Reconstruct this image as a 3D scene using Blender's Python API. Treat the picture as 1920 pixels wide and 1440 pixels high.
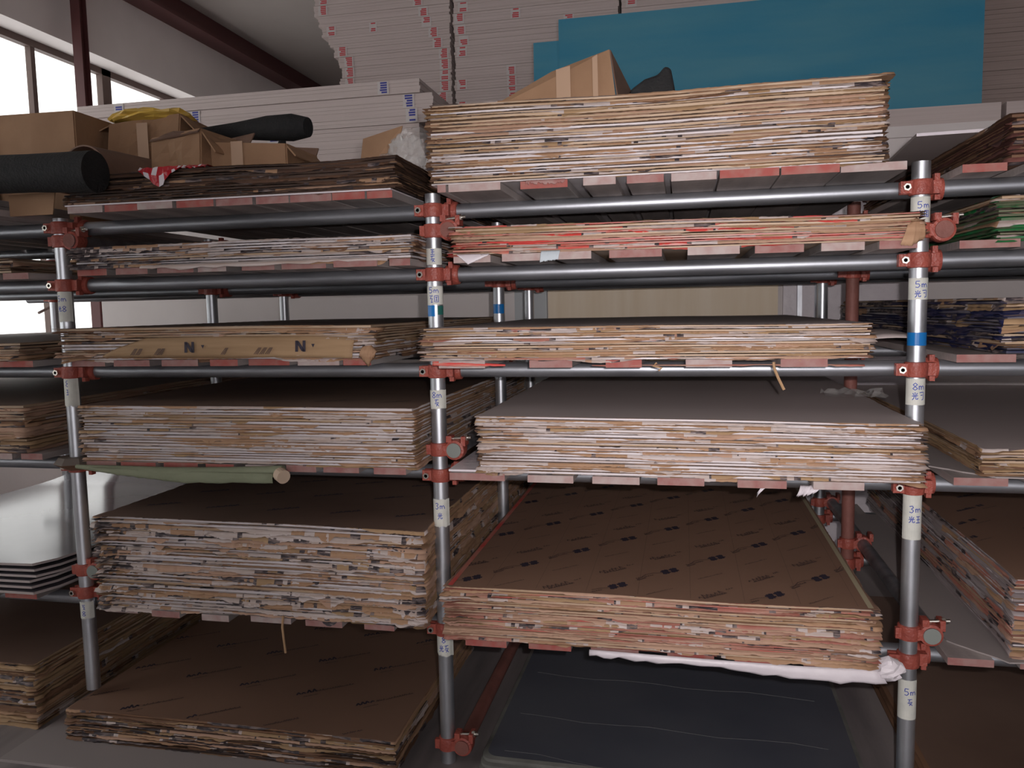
import bpy, bmesh, math, random
import numpy as np
from mathutils import Vector, Matrix, Quaternion
C = bpy.context.scene
COL = C.collection
for o in list(bpy.data.objects): bpy.data.objects.remove(o, do_unlink=True)
PI = math.pi
# ---------------------------------------------------------------- camera, world, lamps, exposure
CAMP = Vector((0.7729, -2.4559, 1.5095)); YAW, PIT, ROL, FPX = 0.2122, 0.0939, -0.0201, 1500.0
fwd = Vector((-math.sin(YAW)*math.cos(PIT), math.cos(YAW)*math.cos(PIT), -math.sin(PIT)))
rgt = Vector((math.cos(YAW), math.sin(YAW), 0)); upv = rgt.cross(fwd)
r2 = rgt*math.cos(ROL) + upv*math.sin(ROL); u2 = upv*math.cos(ROL) - rgt*math.sin(ROL)
cam = bpy.data.cameras.new('camera'); co = bpy.data.objects.new('camera', cam); COL.objects.link(co)
M3 = Matrix((r2, u2, -fwd)).transposed(); co.matrix_world = Matrix.Translation(CAMP) @ M3.to_4x4()
cam.sensor_width = 36; cam.lens = FPX/1920*36; cam.clip_start = .05; cam.clip_end = 100
C.camera = co
C.view_settings.view_transform = 'Standard'; C.view_settings.look = 'None'
C.view_settings.exposure = 0.0; C.view_settings.gamma = 1.0; C.view_settings.use_curve_mapping = False
w = bpy.data.worlds.new('sky'); C.world = w; w.use_nodes = True
bg = w.node_tree.nodes['Background']; bg.inputs[0].default_value = (1.0, 0.955, 0.98, 1); bg.inputs[1].default_value = 2.25
# the camera's own flash: a small spot just above and to the right of the lens
FL = bpy.data.lights.new('flash', 'SPOT'); FL.energy = 158; FL.color = (1.0, 0.93, 0.93); FL.shadow_soft_size = .012
FL.spot_size = math.radians(92); FL.spot_blend = 1.0
fo = bpy.data.objects.new('flash', FL); COL.objects.link(fo); fo.location = CAMP + r2*.06 + u2*.045 + fwd*.0
aim = Vector((1.12, 0, 1.60)) - fo.location; fo.rotation_euler = aim.to_track_quat('-Z', 'Y').to_euler()

# ---------------------------------------------------------------- materials
MATS = {}
def mat(name, col, rough=.7, metal=0., col2=None, scale=(8, 8, 8), bump=0., thr=(.35, .7), bscale=60., spec=.4, coat=0., alpha=None, detail=4.):
    if name in MATS: return MATS[name]
    m = bpy.data.materials.new(name); m.use_nodes = True; nt = m.node_tree; b = nt.nodes['Principled BSDF']
    b.inputs['Base Color'].default_value = (*col, 1); b.inputs['Roughness'].default_value = rough; b.inputs['Metallic'].default_value = metal
    b.inputs['Specular IOR Level'].default_value = spec; b.inputs['Coat Weight'].default_value = coat; b.inputs['Coat Roughness'].default_value = .08
    tc = nt.nodes.new('ShaderNodeTexCoord')
    if col2 is not None:
        mp = nt.nodes.new('ShaderNodeMapping'); mp.inputs['Scale'].default_value = scale
        oi = nt.nodes.new('ShaderNodeObjectInfo'); ad = nt.nodes.new('ShaderNodeVectorMath'); ad.operation = 'ADD'
        ms = nt.nodes.new('ShaderNodeMath'); ms.operation = 'MULTIPLY'; ms.inputs[1].default_value = 37.0
        nt.links.new(oi.outputs['Random'], ms.inputs[0])
        nt.links.new(tc.outputs['Object'], mp.inputs['Vector']); nt.links.new(mp.outputs[0], ad.inputs[0]); nt.links.new(ms.outputs[0], ad.inputs[1])
        n = nt.nodes.new('ShaderNodeTexNoise'); n.inputs['Scale'].default_value = 1; n.inputs['Detail'].default_value = detail
        nt.links.new(ad.outputs[0], n.inputs['Vector'])
        r = nt.nodes.new('ShaderNodeMapRange'); r.inputs[1].default_value = thr[0]; r.inputs[2].default_value = thr[1]
        nt.links.new(n.outputs['Fac'], r.inputs[0])
        mx = nt.nodes.new('ShaderNodeMix'); mx.data_type = 'RGBA'; mx.inputs[6].default_value = (*col, 1); mx.inputs[7].default_value = (*col2, 1)
        nt.links.new(r.outputs[0], mx.inputs[0]); nt.links.new(mx.outputs[2], b.inputs['Base Color'])
    if bump:
        n2 = nt.nodes.new('ShaderNodeTexNoise'); n2.inputs['Scale'].default_value = bscale; n2.inputs['Detail'].default_value = 3
        nt.links.new(tc.outputs['Object'], n2.inputs['Vector'])
        bp = nt.nodes.new('ShaderNodeBump'); bp.inputs['Strength'].default_value = bump; bp.inputs['Distance'].default_value = .01
        nt.links.new(n2.outputs['Fac'], bp.inputs['Height']); nt.links.new(bp.outputs[0], b.inputs['Normal'])
    if alpha is not None: b.inputs['Alpha'].default_value = alpha
    MATS[name] = m; return m
ST = (1.6, 1.6, 60)     # stretched along the sheet
K1 = mat('kraft_tan', (0.448, 0.276, 0.168), .75, col2=(0.344, 0.200, 0.116), scale=(4, 4, 60), thr=(.3, .7))
K2 = mat('kraft_pink', (0.512, 0.328, 0.236), .75, col2=(0.400, 0.248, 0.168), scale=(4, 4, 60), thr=(.3, .7))
K3 = mat('kraft_yellow', (0.432, 0.284, 0.160), .75, col2=(0.328, 0.208, 0.112), scale=(4, 4, 60), thr=(.3, .7))
KW = mat('torn_paper_white', (0.590, 0.517, 0.500), .75, col2=(0.459, 0.361, 0.312), scale=(6, 6, 120), thr=(.35, .65))
KD = mat('glue_dark', (.050, .040, .045), .6, col2=(.22, .17, .16), scale=(30, 30, 150), thr=(.45, .6))
KB = mat('edge_brown', (.24, .13, .075), .75, col2=(.12, .06, .035), scale=(4, 4, 90))
KR = mat('film_red', (.62, .07, .06), .5, col2=(.55, .22, .17), scale=(7, 7, 90), thr=(.45, .6))
KRP = mat('film_dusty_red', (0.383, 0.145, 0.111), .6, col2=(0.425, 0.255, 0.187), scale=(7, 7, 90), thr=(.4, .6))
KG = mat('film_green', (.015, .20, .06), .4, col2=(.10, .12, .07), scale=(7, 7, 90), thr=(.45, .6))
KN = mat('film_navy', (.015, .02, .07), .45, col2=(.07, .06, .10), scale=(7, 7, 90), thr=(.45, .6))
CW = mat('board_white', (0.656, 0.615, 0.631), .4, col2=(0.508, 0.451, 0.443), scale=(4, 4, 150), thr=(.45, .75))
CD = mat('board_dark', (.035, .022, .018), .5, col2=(.10, .055, .035), scale=(4, 4, 150))
CR = mat('board_red', (.50, .12, .10), .4, col2=(.42, .25, .19), scale=(5, 5, 150), thr=(.4, .6))
CN = mat('board_navy', (.03, .035, .08), .4, col2=(.2, .18, .2), scale=(5, 5, 150), thr=(.4, .6))
CG = mat('board_green', (.03, .16, .06), .4, col2=(.16, .13, .09), scale=(5, 5, 150), thr=(.4, .6))
CC = mat('board_cream', (0.528, 0.400, 0.288), .5, col2=(0.400, 0.272, 0.168), scale=(4, 4, 150), thr=(.35, .65))
TG = mat('face_grey_film', (.54, .47, .455), .55, col2=(.49, .42, .40), scale=(1.2, 1.2, 1.2), bump=.08, bscale=14)
TB = mat('face_brown_kraft', (.265, .155, .105), .62, col2=(.225, .13, .088), scale=(1.5, 1.5, 1.5), bump=.05, bscale=10)
TDB = mat('face_dark_kraft', (.21, .135, .10), .65, col2=(.14, .083, .06), scale=(1.5, 1.5, 1.5), bump=.05, bscale=10)
INK = mat('ink_print', (.035, .028, .045), .6)
INKL = mat('ink_faint', (.10, .06, .05), .6)
INKR = mat('ink_red', (.55, .06, .07), .6); INKB = mat('ink_blue', (.04, .05, .30), .6)
PEN = mat('pen_blue', (.03, .06, .36), .5)
STL = mat('galvanised_steel', (.66, .68, .72), .38, .9, col2=(.45, .47, .50), scale=(6, 6, 6), bump=.04, bscale=25, thr=(.35, .75))
BEAMM = mat('galvanised_beam', (0.425, 0.442, 0.476), .42, .85, col2=(0.255, 0.264, 0.285), scale=(3, 20, 20), bump=.05, bscale=18, thr=(.35, .7))
RUST = mat('red_lead_paint', (.36, .085, .06), .45, 0., col2=(.27, .06, .045), scale=(25, 25, 25), bump=.4, bscale=90)
RUSTP = mat('red_primer_tube', (.27, .105, .085), .6, .1, col2=(.19, .075, .06), scale=(10, 10, 10), bump=.2)
BOLT = mat('bolt_zinc', (.75, .72, .65), .3, 1.)
LABEL = mat('label_paper', (.66, .66, .60), .6, col2=(.56, .57, .52), scale=(30, 30, 30))
BLUE = mat('tape_blue', (.01, .16, .46), .25); GREEN = mat('tape_green', (.02, .12, .10), .3)
PLK = mat('plank_composite', (.50, .44, .42), .75, col2=(.29, .25, .24), scale=(14, 2, 14), bump=.15)
PLKD = mat('plank_dark', (.36, .33, .32), .75, col2=(.20, .18, .175), scale=(14, 2, 14), bump=.15)
ENDP = mat('plank_end_pink', (0.347, 0.211, 0.192), .75, col2=(0.298, 0.124, 0.112), scale=(30, 30, 30))
ENDR = mat('plank_end_red', (0.341, 0.081, 0.068), .75, col2=(0.341, 0.155, 0.130), scale=(30, 30, 30))
ENDW = mat('plank_end_white', (0.446, 0.372, 0.353), .75, col2=(0.384, 0.260, 0.242), scale=(30, 30, 30))
ENDY = mat('plank_end_yellow', (.55, .38, .08), .75)
CARD = mat('cardboard', (.36, .215, .125), .8, col2=(.30, .175, .10), scale=(7, 7, 7), bump=.1)
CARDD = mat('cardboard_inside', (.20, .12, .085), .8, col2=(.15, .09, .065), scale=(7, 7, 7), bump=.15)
TAPE = mat('packing_tape', (.50, .34, .235), .22, spec=.6)
BLK = mat('black_fabric', (.012, .012, .013), .8, col2=(.02, .02, .02), scale=(20, 20, 20), bump=.4, bscale=120)
PVC = mat('foam_board', (.58, .50, .48), .6, col2=(.52, .44, .42), scale=(1.5, 1.5, 80), bump=.0)
PVC_SHADED = mat('foam_board_shaded', (.30, .235, .215), .6, col2=(.25, .195, .175), scale=(2, 2, 60), thr=(.3, .7))  # darker copy of the foam board colour, standing in for unlit packs
XPS = mat('blue_foam', (0.026, 0.204, 0.324), .6, col2=(0.072, 0.252, 0.336), scale=(1.2, 2.2, 7), thr=(.3, .7), bump=.08, bscale=40)
WALLM = mat('wall_plaster', (.76, .71, .70), .85, col2=(.70, .65, .64), scale=(2, 2, 2), bump=.05)
CEILM = mat('ceiling_paint', (.40, .36, .34), .9, col2=(.36, .32, .30), scale=(1, 1, 1), bump=.05)
FLOORM = mat('concrete_floor', (.30, .265, .26), .65, col2=(.16, .14, .145), scale=(9, 1.2, 3), bump=.15, bscale=20)
FRM = mat('window_frame_brown', (.12, .08, .07), .6)
COLM = mat('steel_maroon', (.10, .035, .035), .5)
DARKS = mat('charcoal_film', (.075, .082, .105), .42, col2=(.11, .115, .135), scale=(2, 2, 2), bump=.10, bscale=9)
DUST = mat('dusty_film', (.22, .22, .20), .55, col2=(.12, .12, .11), scale=(9, 9, 9))
OPAL = mat('opal_plastic', (.15, .14, .155), .13, spec=.25, col2=(.13, .12, .135), scale=(3, 3, 3), bump=.02, bscale=2.5)
OPALE = mat('opal_edge', (.50, .45, .43), .4, col2=(.34, .28, .27), scale=(3, 3, 200))
WHT = mat('white_film', (.74, .69, .72), .35, col2=(.65, .60, .64), scale=(9, 9, 9), bump=.2, bscale=30)
PLY = mat('plywood', (.88, .76, .60), .6, col2=(.80, .66, .48), scale=(14, 14, 1.5), thr=(.3, .7))
CLOTHG = mat('sage_cloth', (.25, .27, .18), .85, col2=(.21, .23, .15), scale=(9, 9, 9), bump=.2)
YEL = mat('yellow_plastic', (.75, .50, .10), .35, bump=.3, bscale=25)
PALEY = mat('pale_yellow_plastic', (.50, .47, .22), .35, bump=.3, bscale=25)
REDP = mat('red_plastic', (.45, .02, .03), .25, bump=.4, bscale=40)
BAMB = mat('bamboo', (.42, .26, .14), .6)
def clear_mat():
    m = bpy.data.materials.new('clear_film'); m.use_nodes = True; nt = m.node_tree; b = nt.nodes['Principled BSDF']
    b.inputs['Base Color'].default_value = (.72, .70, .68, 1); b.inputs['Roughness'].default_value = .10; b.inputs['Alpha'].default_value = .34; b.inputs['Specular IOR Level'].default_value = .9
    return m
CLR = clear_mat()
def glass_mat():
    m = bpy.data.materials.new('window_glass'); m.use_nodes = True; nt = m.node_tree; nt.nodes.clear()
    o = nt.nodes.new('ShaderNodeOutputMaterial'); t = nt.nodes.new('ShaderNodeBsdfTransparent'); g = nt.nodes.new('ShaderNodeBsdfGlossy'); mx = nt.nodes.new('ShaderNodeMixShader')
    t.inputs[0].default_value = (.95, .97, .95, 1); g.inputs['Roughness'].default_value = .05; mx.inputs[0].default_value = .06
    nt.links.new(t.outputs[0], mx.inputs[1]); nt.links.new(g.outputs[0], mx.inputs[2]); nt.links.new(mx.outputs[0], o.inputs[0]); return m
GLS = glass_mat()

# ---------------------------------------------------------------- mesh helpers
class MB:
    def __init__(s): s.v = []; s.f = []; s.m = []; s.mats = []
    def mi(s, m):
        if m not in s.mats: s.mats.append(m)
        return s.mats.index(m)
    def add(s, vs, fs, m):
        n = len(s.v); k = s.mi(m); s.v += [tuple(v) for v in vs]; s.f += [tuple(i+n for i in f) for f in fs]; s.m += [k]*len(fs); return s
    def box(s, a, b, m, ends=None, mtx=None):
        x0, y0, z0 = a; x1, y1, z1 = b
        vs = [(x0,y0,z0),(x1,y0,z0),(x1,y1,z0),(x0,y1,z0),(x0,y0,z1),(x1,y0,z1),(x1,y1,z1),(x0,y1,z1)]
        if mtx is not None: vs = [mtx @ Vector(v) for v in vs]
        s.add(vs, [(0,3,2,1),(4,5,6,7),(1,2,6,5),(3,0,4,7),(2,3,7,6)], m); s.add([vs[0],vs[1],vs[5],vs[4]], [(0,1,2,3)], ends or m); return s
    def cyl(s, p, q, r, m, n=20, r2_=None, caps=True, capm=None):
        p = Vector(p); q = Vector(q); d = (q-p).normalized(); a = d.orthogonal().normalized(); b = d.cross(a); r2_ = r if r2_ is None else r2_
        vs = [p+(a*math.cos(t)+b*math.sin(t))*r for t in [2*PI*i/n for i in range(n)]] + [q+(a*math.cos(t)+b*math.sin(t))*r2_ for t in [2*PI*i/n for i in range(n)]]
        s.add(vs, [(i, (i+1) % n, n+(i+1) % n, n+i) for i in range(n)], m)
        if caps: s.add(vs, [tuple(range(n))[::-1], tuple(range(n, 2*n))], capm or m)
        return s
    def ring(s, c, ax, ri, ro, h, m, n=28, bulge=.0):
        c = Vector(c); d = Vector(ax).normalized(); a = d.orthogonal().normalized(); b = d.cross(a); vs = []
        prof = [(ri, -h/2), (ro, -h/2*.92), (ro+bulge, -h*.25), (ro+bulge, h*.25), (ro, h/2*.92), (ri, h/2)]
        for i in range(n):
            t = 2*PI*i/n; u = a*math.cos(t)+b*math.sin(t)
            vs += [c+u*r+d*z for r, z in prof]
        k = len(prof); s.add(vs, [(i*k+j, ((i+1) % n)*k+j, ((i+1) % n)*k+(j+1) % k, i*k+(j+1) % k) for i in range(n) for j in range(k)], m); return s
    def tube(s, pts, r, m, n=8, taper=None):
        pts = [Vector(p) for p in pts]; vs = []
        for i, p in enumerate(pts):
            d = (pts[min(i+1, len(pts)-1)]-pts[max(i-1, 0)]).normalized(); a = d.cross(Vector((0, 0, 1)));
            a = (a if a.length > 1e-3 else d.orthogonal()).normalized(); b = d.cross(a); rr = r if taper is None else r*taper[i]
            vs += [p+(a*math.cos(2*PI*k/n)+b*math.sin(2*PI*k/n))*rr for k in range(n)]
        L = len(pts); fs = [(i*n+k, i*n+(k+1) % n, (i+1)*n+(k+1) % n, (i+1)*n+k) for i in range(L-1) for k in range(n)]
        s.add(vs, fs+[tuple(range(n))[::-1], tuple(range((L-1)*n, L*n))], m); return s
    def prism(s, poly, z0, z1, m, axis=2):
        n = len(poly)
        def P(x, y, z): return (x, y, z) if axis == 2 else ((x, z, y) if axis == 1 else (z, x, y))
        vs = [P(x, y, z0) for x, y in poly]+[P(x, y, z1) for x, y in poly]
        s.add(vs, [tuple(range(n))[::-1], tuple(range(n, 2*n))]+[(i, (i+1) % n, n+(i+1) % n, n+i) for i in range(n)], m); return s
    def build(s, name, parent=None, smooth=False, bevel=0.):
        me = bpy.data.meshes.new(name); me.from_pydata(s.v, [], s.f); me.polygons.foreach_set('material_index', s.m)
        for m in s.mats: me.materials.append(m)
        if smooth:
            me.polygons.foreach_set('use_smooth', [True]*len(s.f)); me.set_sharp_from_angle(angle=math.radians(40))
        me.update(); o = bpy.data.objects.new(name, me); COL.objects.link(o)
        if parent: o.parent = parent
        if bevel:
            b = o.modifiers.new('b', 'BEVEL'); b.width = bevel; b.segments = 2; b.limit_method = 'ANGLE'
        return o
def thing(name, label, cat, loc=(0, 0, 0), rz=0, group=None):
    o = bpy.data.objects.new(name, None); COL.objects.link(o); o.empty_display_size = .05; o.location = loc; o.rotation_euler = (0, 0, rz)
    return tag(o, label, cat, group)
def tag(o, label, cat, group=None):
    o['label'] = label; o['category'] = cat
    if group: o['group'] = group
    return o
def struct(mb, name, **k):
    o = mb.build(name, **k); o['kind'] = 'structure'; return o
def origin(o, loc):   # move a mesh's origin to its base without moving the mesh
    o.data.transform(Matrix.Translation(-Vector(loc))); o.location = loc; return o

# ---------------------------------------------------------------- the setting
XL, YF, ZC = -4.0, 7.7, 4.45
m = MB(); m.box((XL-.3, -7, -.1), (7, YF, 0), FLOORM); struct(m, 'floor')
m = MB(); m.box((XL-.3, -7, ZC), (7, YF, ZC+.1), CEILM); struct(m, 'ceiling')
# left wall with a band of tall windows: bays of 1.64 m; the unseen near bays are added for daylight
wy = [(-4.27, -2.63), (-2.63, -.99), (-.99, .65), (.65, 2.29), (2.29, 3.93), (3.93, 5.62)]; ZB, ZT = .95, 3.68
m = MB(); m.box((XL-.3, -7, 0), (XL, YF, ZB), WALLM); m.box((XL-.3, -7, ZT), (XL, YF, ZC), WALLM)
ed = [-7, wy[0][0], wy[-1][1], YF]
for i in range(0, len(ed), 2): m.box((XL-.3, ed[i], ZB), (XL, ed[i+1], ZT), WALLM)
struct(m, 'wall_left')
for i, (a, b) in enumerate(wy):
    wobj = MB(); x0, x1 = XL-.27, XL-.21; t = .055
    wobj.box((x0, a, ZB), (x1, b, ZB+t), FRM); wobj.box((x0, a, ZT-t), (x1, b, ZT), FRM); wobj.box((x0, a, ZB), (x1, a+t, ZT), FRM); wobj.box((x0, b-t, ZB), (x1, b, ZT), FRM)
    root = struct(wobj, 'window_%d' % (i+1)); mid = (a+b)/2
    MB().box((x0+.005, mid-.022, ZB+t), (x1-.005, mid+.022, ZT-t), FRM).build('mullion', root)
    MB().box((x0+.005, a+t, 2.93), (x1-.005, b-t, 3.0), FRM).build('transom', root)
    for (ya, yb) in ((a+t, mid-.022), (mid+.022, b-t)):
        for (za, zb) in ((ZB+t, 2.93), (3.0, ZT-t)):
            MB().box((x0+.02, ya, za), (x0+.026, yb, zb), GLS).build('pane', root)
    if i == 4:
        h = MB(); h.tube([(x1, mid, 1.62), (x1+.05, mid, 1.62), (x1+.06, mid-.10, 1.59), (x1+.055, mid-.2, 1.55)], .011, FRM); h.box((x1-.01, mid-.03, 1.45), (x1+.03, mid+.03, 1.68), FRM); h.build('window_handle', root)
m = MB(); m.box((XL-.3, YF, 0), (7, YF+.1, ZC), WALLM); struct(m, 'wall_far')
m = MB(); m.box((6.9, -7, 0), (7, YF, ZC), WALLM); struct(m, 'wall_right')
m = MB(); m.box((XL-.3, -7.1, 0), (-.6, -7, ZC), WALLM); m.box((4.2, -7.1, 0), (7, -7, ZC), WALLM); m.box((-.6, -7.1, 3.2), (4.2, -7, ZC), WALLM); struct(m, 'wall_front')  # unseen, behind the camera; its opening is invented and sized to set the fill light
m = MB(); m.box((XL, -6.9, 4.28), (XL+.16, YF, ZC), COLM); m.box((XL, -6.9, 4.25), (XL+.22, YF, 4.28), COLM); struct(m, 'trim_1')   # steel purlin along the wall top
# storeroom partition behind the rack, with a deck on top
YP = 2.40; ZD = 2.46
m = MB(); m.box((-3.17, YP, 0), (6.9, YP+.1, ZD-.06), WALLM); m.box((-3.17, YP+.1, 0), (-3.07, 6.2, ZD-.06), WALLM); struct(m, 'wall_back')
m = MB(); m.box((-3.2, YP-.02, ZD-.06), (6.9, 6.2, ZD), WALLM); struct(m, 'trim_2')
m = MB(); m.box((1.33, YP-.03, 0), (1.40, YP, 2.2), WHT); m.box((2.0, YP-.03, 0), (2.07, YP, 2.2), WHT); m.box((1.33, YP-.03, 2.13), (2.07, YP, 2.2), WHT)
m.box((1.40, YP-.015, 0), (2.0, YP, 2.13), WHT); d = struct(m, 'door_1')
MB().box((1.405, YP-.05, 0), (1.43, YP-.03, 2.13), STL).build('door_edge_strip', d); MB().box((1.50, YP-.045, 0), (1.52, YP-.015, 2.13), STL).build('door_edge_strip', d)
m = MB(); m.box((-3.89, 3.16, 0), (-3.81, 3.168, 4.28), COLM); m.box((-3.89, 3.232, 0), (-3.81, 3.24, 4.28), COLM); m.box((-3.854, 3.168, 0), (-3.846, 3.232, 4.28), COLM)
tag(origin(m.build('steel_column'), (-3.85, 3.2, 0)), 'dark maroon steel column in front of the left wall windows', 'column')
m = MB(); m.box((-.03, YP-.045, 0), (1.30, YP-.025, 2.2), PLY)
tag(origin(m.build('plywood_sheet'), (.63, YP-.035, 0)), 'pale plywood sheet standing against the white wall behind the rack', 'plywood')
m = MB(); m.box((-.24, YP-.03, 0), (-.04, YP-.012, 2.2), mat('pale_blue_board', (.50, .53, .55), .5))
tag(origin(m.build('narrow_board'), (-.14, YP-.02, 0)), 'narrow pale blue-grey board standing left of the plywood sheet', 'board')

# ---------------------------------------------------------------- the pipe rack
RK = thing('pipe_rack', 'tall pipe rack of galvanised tubes joined by red clamps, holding all the sheet stacks', 'rack', (0, 0, 0))
PX = [-2.83, -1.365, 0.0, 1.418, 2.83]; PY = [0, .90, 1.59]; BR = .0238
BZ = [1.822, 1.622, 1.315, .977, .462]
ptop = {-2.83: 1.88, -1.365: 1.855, 0.0: 1.873, 1.418: 1.892, 2.83: 1.88}
for px in PX:
    for py in PY:
        zb = .142 if (px == -1.365 and py == 0) else 0.0
        if px == -1.365 and py > 0: zb = .142
        if px == 2.83 and py > 0: zb = 0
        mm = RUSTP if (px == 1.418 and py == .90) else STL
        MB().cyl((px, py, zb), (px, py, ptop[px]), .0245, mm, 24).build('post', RK, smooth=True)
rs = random.Random(5)
for bi, z in enumerate(BZ):
    for py in PY:
        yy = py+.049
        MB().cyl((-3.05, yy, z+(.008 if bi > 3 else 0)), (.02, yy, z), BR, BEAMM, 20).build('beam', RK, smooth=True)
        MB().cyl((.02, yy, z), (3.1, yy, z), BR, BEAMM, 20).build('beam', RK, smooth=True)
def clamp(px, py, z, kind=0, lod=0):
    m = MB(); n = 14 if lod else 26
    m.ring((px, py, z), (0, 0, 1), .0246, .0305, .044, RUST, n, .0015)
    if kind == 0:      # holds a beam behind the post
        m.ring((px+.047, py+.049, z), (1, 0, 0), .0240, .0305, .044, RUST, n, .0015)
        m.box((px+.012, py-.005, z-.018), (px+.052, py+.05, z+.018), RUST)
        m.box((px-.056, py-.018, z-.017), (px-.022, py-.008, z+.017), RUST); m.box((px-.054, py+.004, z-.017), (px-.022, py+.014, z+.017), RUST)
        m.box((px+.038, py+.005, z-.034), (px+.052, py+.025, z-.02), RUST); m.box((px+.04, py+.018, z+.02), (px+.054, py+.04, z+.04), RUST)
        b = (px-.041, py-.03, z), (px-.041, py+.024, z)
    else:              # holds a cross tube beside the post
        m.ring((px+.0555, py-.002, z), (0, 1, 0), .0240, .0315, .05, RUST, n, .002)
        m.box((px+.018, py-.027, z-.016), (px+.04, py+.02, z+.016), RUST)
        m.box((px+.078, py-.024, z+.014), (px+.092, py+.02, z+.044), RUST); m.box((px+.030, py-.028, z+.026), (px+.048, py+.01, z+.046), RUST)
        m.box((px-.04, py-.02, z-.016), (px-.02, py-.006, z+.016), RUST)
        b = (px+.036, py-.006, z+.034), (px+.108, py-.006, z+.040)
    c = m.build('clamp', RK, smooth=True)
    if not lod:
        bo = MB().cyl(b[0], b[1], .0055, BOLT, 10); d = (Vector(b[1])-Vector(b[0])).normalized()
        bo.cyl(b[0], Vector(b[0])+d*.009, .0105, BOLT, 6)
        bo.cyl(Vector(b[1])-d*.022, Vector(b[1])-d*.012, .0105, BOLT, 6).build('bolt', c, smooth=True)
for px in PX:
    for py in PY:
        for z in BZ:
            if z == .462 and px == -1.365: z = .510
            clamp(px, py, z, 0, 1 if (py > 0 or px in (-2.83, 2.83)) else 0)
cross = {-2.83: [1.735, .09], -1.365: [1.775, .595], 0.0: [1.758, 1.062, .066], 1.418: [1.703, .545], 2.83: [1.70, .545]}
for px, zs in cross.items():
    for z in zs:
        mm = RUSTP if (px == 0 and z < 1.0) or px == 1.418 and z > 1.5 else BEAMM
        capm = RUSTP if z > 1.5 or z < .1 else mat('tube_cap_grey', (.22, .24, .22), .6)
        MB().cyl((px+.0555, -.032, z), (px+.0555, 1.75, z), BR, mm, 20, capm=capm).build('cross_tube', RK, smooth=True)
        for py in PY: clamp(px, py, z, 1, 1 if py > 0 or px in (-2.83, 2.83) else 0)
# paper labels, tape bands and the pen writing on them: strokes in a unit box, x right, y up
G = {'5': [[(.8, 1), (.2, 1), (.15, .55), (.6, .6), (.8, .3), (.5, 0), (.1, .1)]],
     '8': [[(.5, .5), (.15, .75), (.5, 1), (.85, .78), (.5, .5), (.1, .2), (.5, 0), (.9, .22), (.5, .5)]],
     '3': [[(.1, .9), (.6, 1), (.75, .75), (.4, .55), (.8, .3), (.5, 0), (.1, .1)]],
     'm': [[(0, .6), (.05, .05)], [(.02, .45), (.25, .6), (.4, .4), (.4, .05)], [(.4, .4), (.65, .6), (.85, .45), (.95, .05)]],
     'A': [[(.5, 1), (.5, .55)], [(.15, .9), (.3, .6)], [(.85, .9), (.7, .6)], [(0, .5), (1, .55)], [(.4, .5), (.3, .2), (.05, 0)], [(.62, .5), (.65, .1), (.95, .1), (.95, .3)]],
     'J': [[(.1, .95), (.9, 1), (.85, .1), (.5, 0)], [(.3, .6), (.7, .62)]],
     'B': [[(.1, .9), (.1, .1), (.9, .1), (.92, .9), (.1, .9)], [(.3, .7), (.7, .7)], [(.5, .72), (.5, .3)], [(.3, .3), (.7, .3)]],
     'Q': [[(.1, .9), (.9, .95)], [(.5, 1), (.3, .5), (.9, .55), (.4, 0)], [(.1, .4), (.55, .3), (.95, 0)]],
     'E': [[(.15, .95), (.85, .95)], [(.5, .95), (.5, 0)], [(.2, .5), (.9, .55)], [(.1, .05), (.95, .05)]],
     'Z': [[(.15, .9), (.6, .9), (.3, .5), (.8, .55), (.5, 0), (.9, .1)], [(.7, 1), (.85, .8)]]}
def on_post(px, rad, az, z):     # az = angle from the -y direction, positive to the right
    return Vector((px+rad*math.sin(az), -rad*math.cos(az), z))
def write(par, px, text, z, h, az0=0.12, wd=.016):
    m = MB(); k = 0; n = len(text)
    for ch in text:
        for st in G[ch]:
            pts = []
            for (x, y), (x2, y2) in zip(st[:-1], st[1:]):
                for j in range(3): pts.append((x+(x2-x)*j/3, y+(y2-y)*j/3))
            pts.append(st[-1]); L = []
            for i, (x, y) in enumerate(pts):
                q = pts[min(i+1, len(pts)-1)]; p_ = pts[max(i-1, 0)]; dx, dy = (q[0]-p_[0])*wd, (q[1]-p_[1])*h; l = math.hypot(dx, dy) or 1
                nx, ny = -dy/l*.0011, dx/l*.0011; U = (x+k*1.12-n*.56)*wd
                L += [on_post(px, .0262, az0+(U+nx)/.0262, z+y*h+ny), on_post(px, .0262, az0+(U-nx)/.0262, z+y*h-ny)]
            m.add(L, [(2*i, 2*i+1, 2*i+3, 2*i+2) for i in range(len(pts)-1)], PEN)
        k += 1
    m.build('handwriting', par)
def label(px, z1, z0, rows, az=(-1.5, 1.5), material=LABEL, name='paper_label', rough=.0, lab=None):
    m = MB(); n = 14; L = []; r = random.Random(int(z1*1000)+int(px*100))
    for i in range(n+1):
        a = az[0]+(az[1]-az[0])*i/n; e = r.uniform(-1, 1)*rough; lift = .0004+(rough*.5 if i in (0, n) else 0)
        L += [on_post(px, .0250+lift+r.random()*rough*.25, a, z0+e), on_post(px, .0250+lift+r.random()*rough*.25, a, z1+e*.7)]
    m.add(L, [(2*i, 2*i+2, 2*i+3, 2*i+1) for i in range(n)], material); o = m.build(name, RK)
    if lab: o['label'] = lab
    for (t, zz, h) in rows: write(o, px, t, zz, h)
label(0, 1.703, 1.652, [('E', 1.683, .016), ('Q', 1.660, .02)])
label(0, 1.585, 1.527, [('5m', 1.563, .018), ('ZB', 1.533, .024)])
label(0, 1.525, 1.49, [], (-1.5, .2), BLUE, 'tape_band', lab='blue tape band'); label(0, 1.523, 1.495, [], (.55, 1.5), GREEN, 'tape_band', lab='green tape band')
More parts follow.
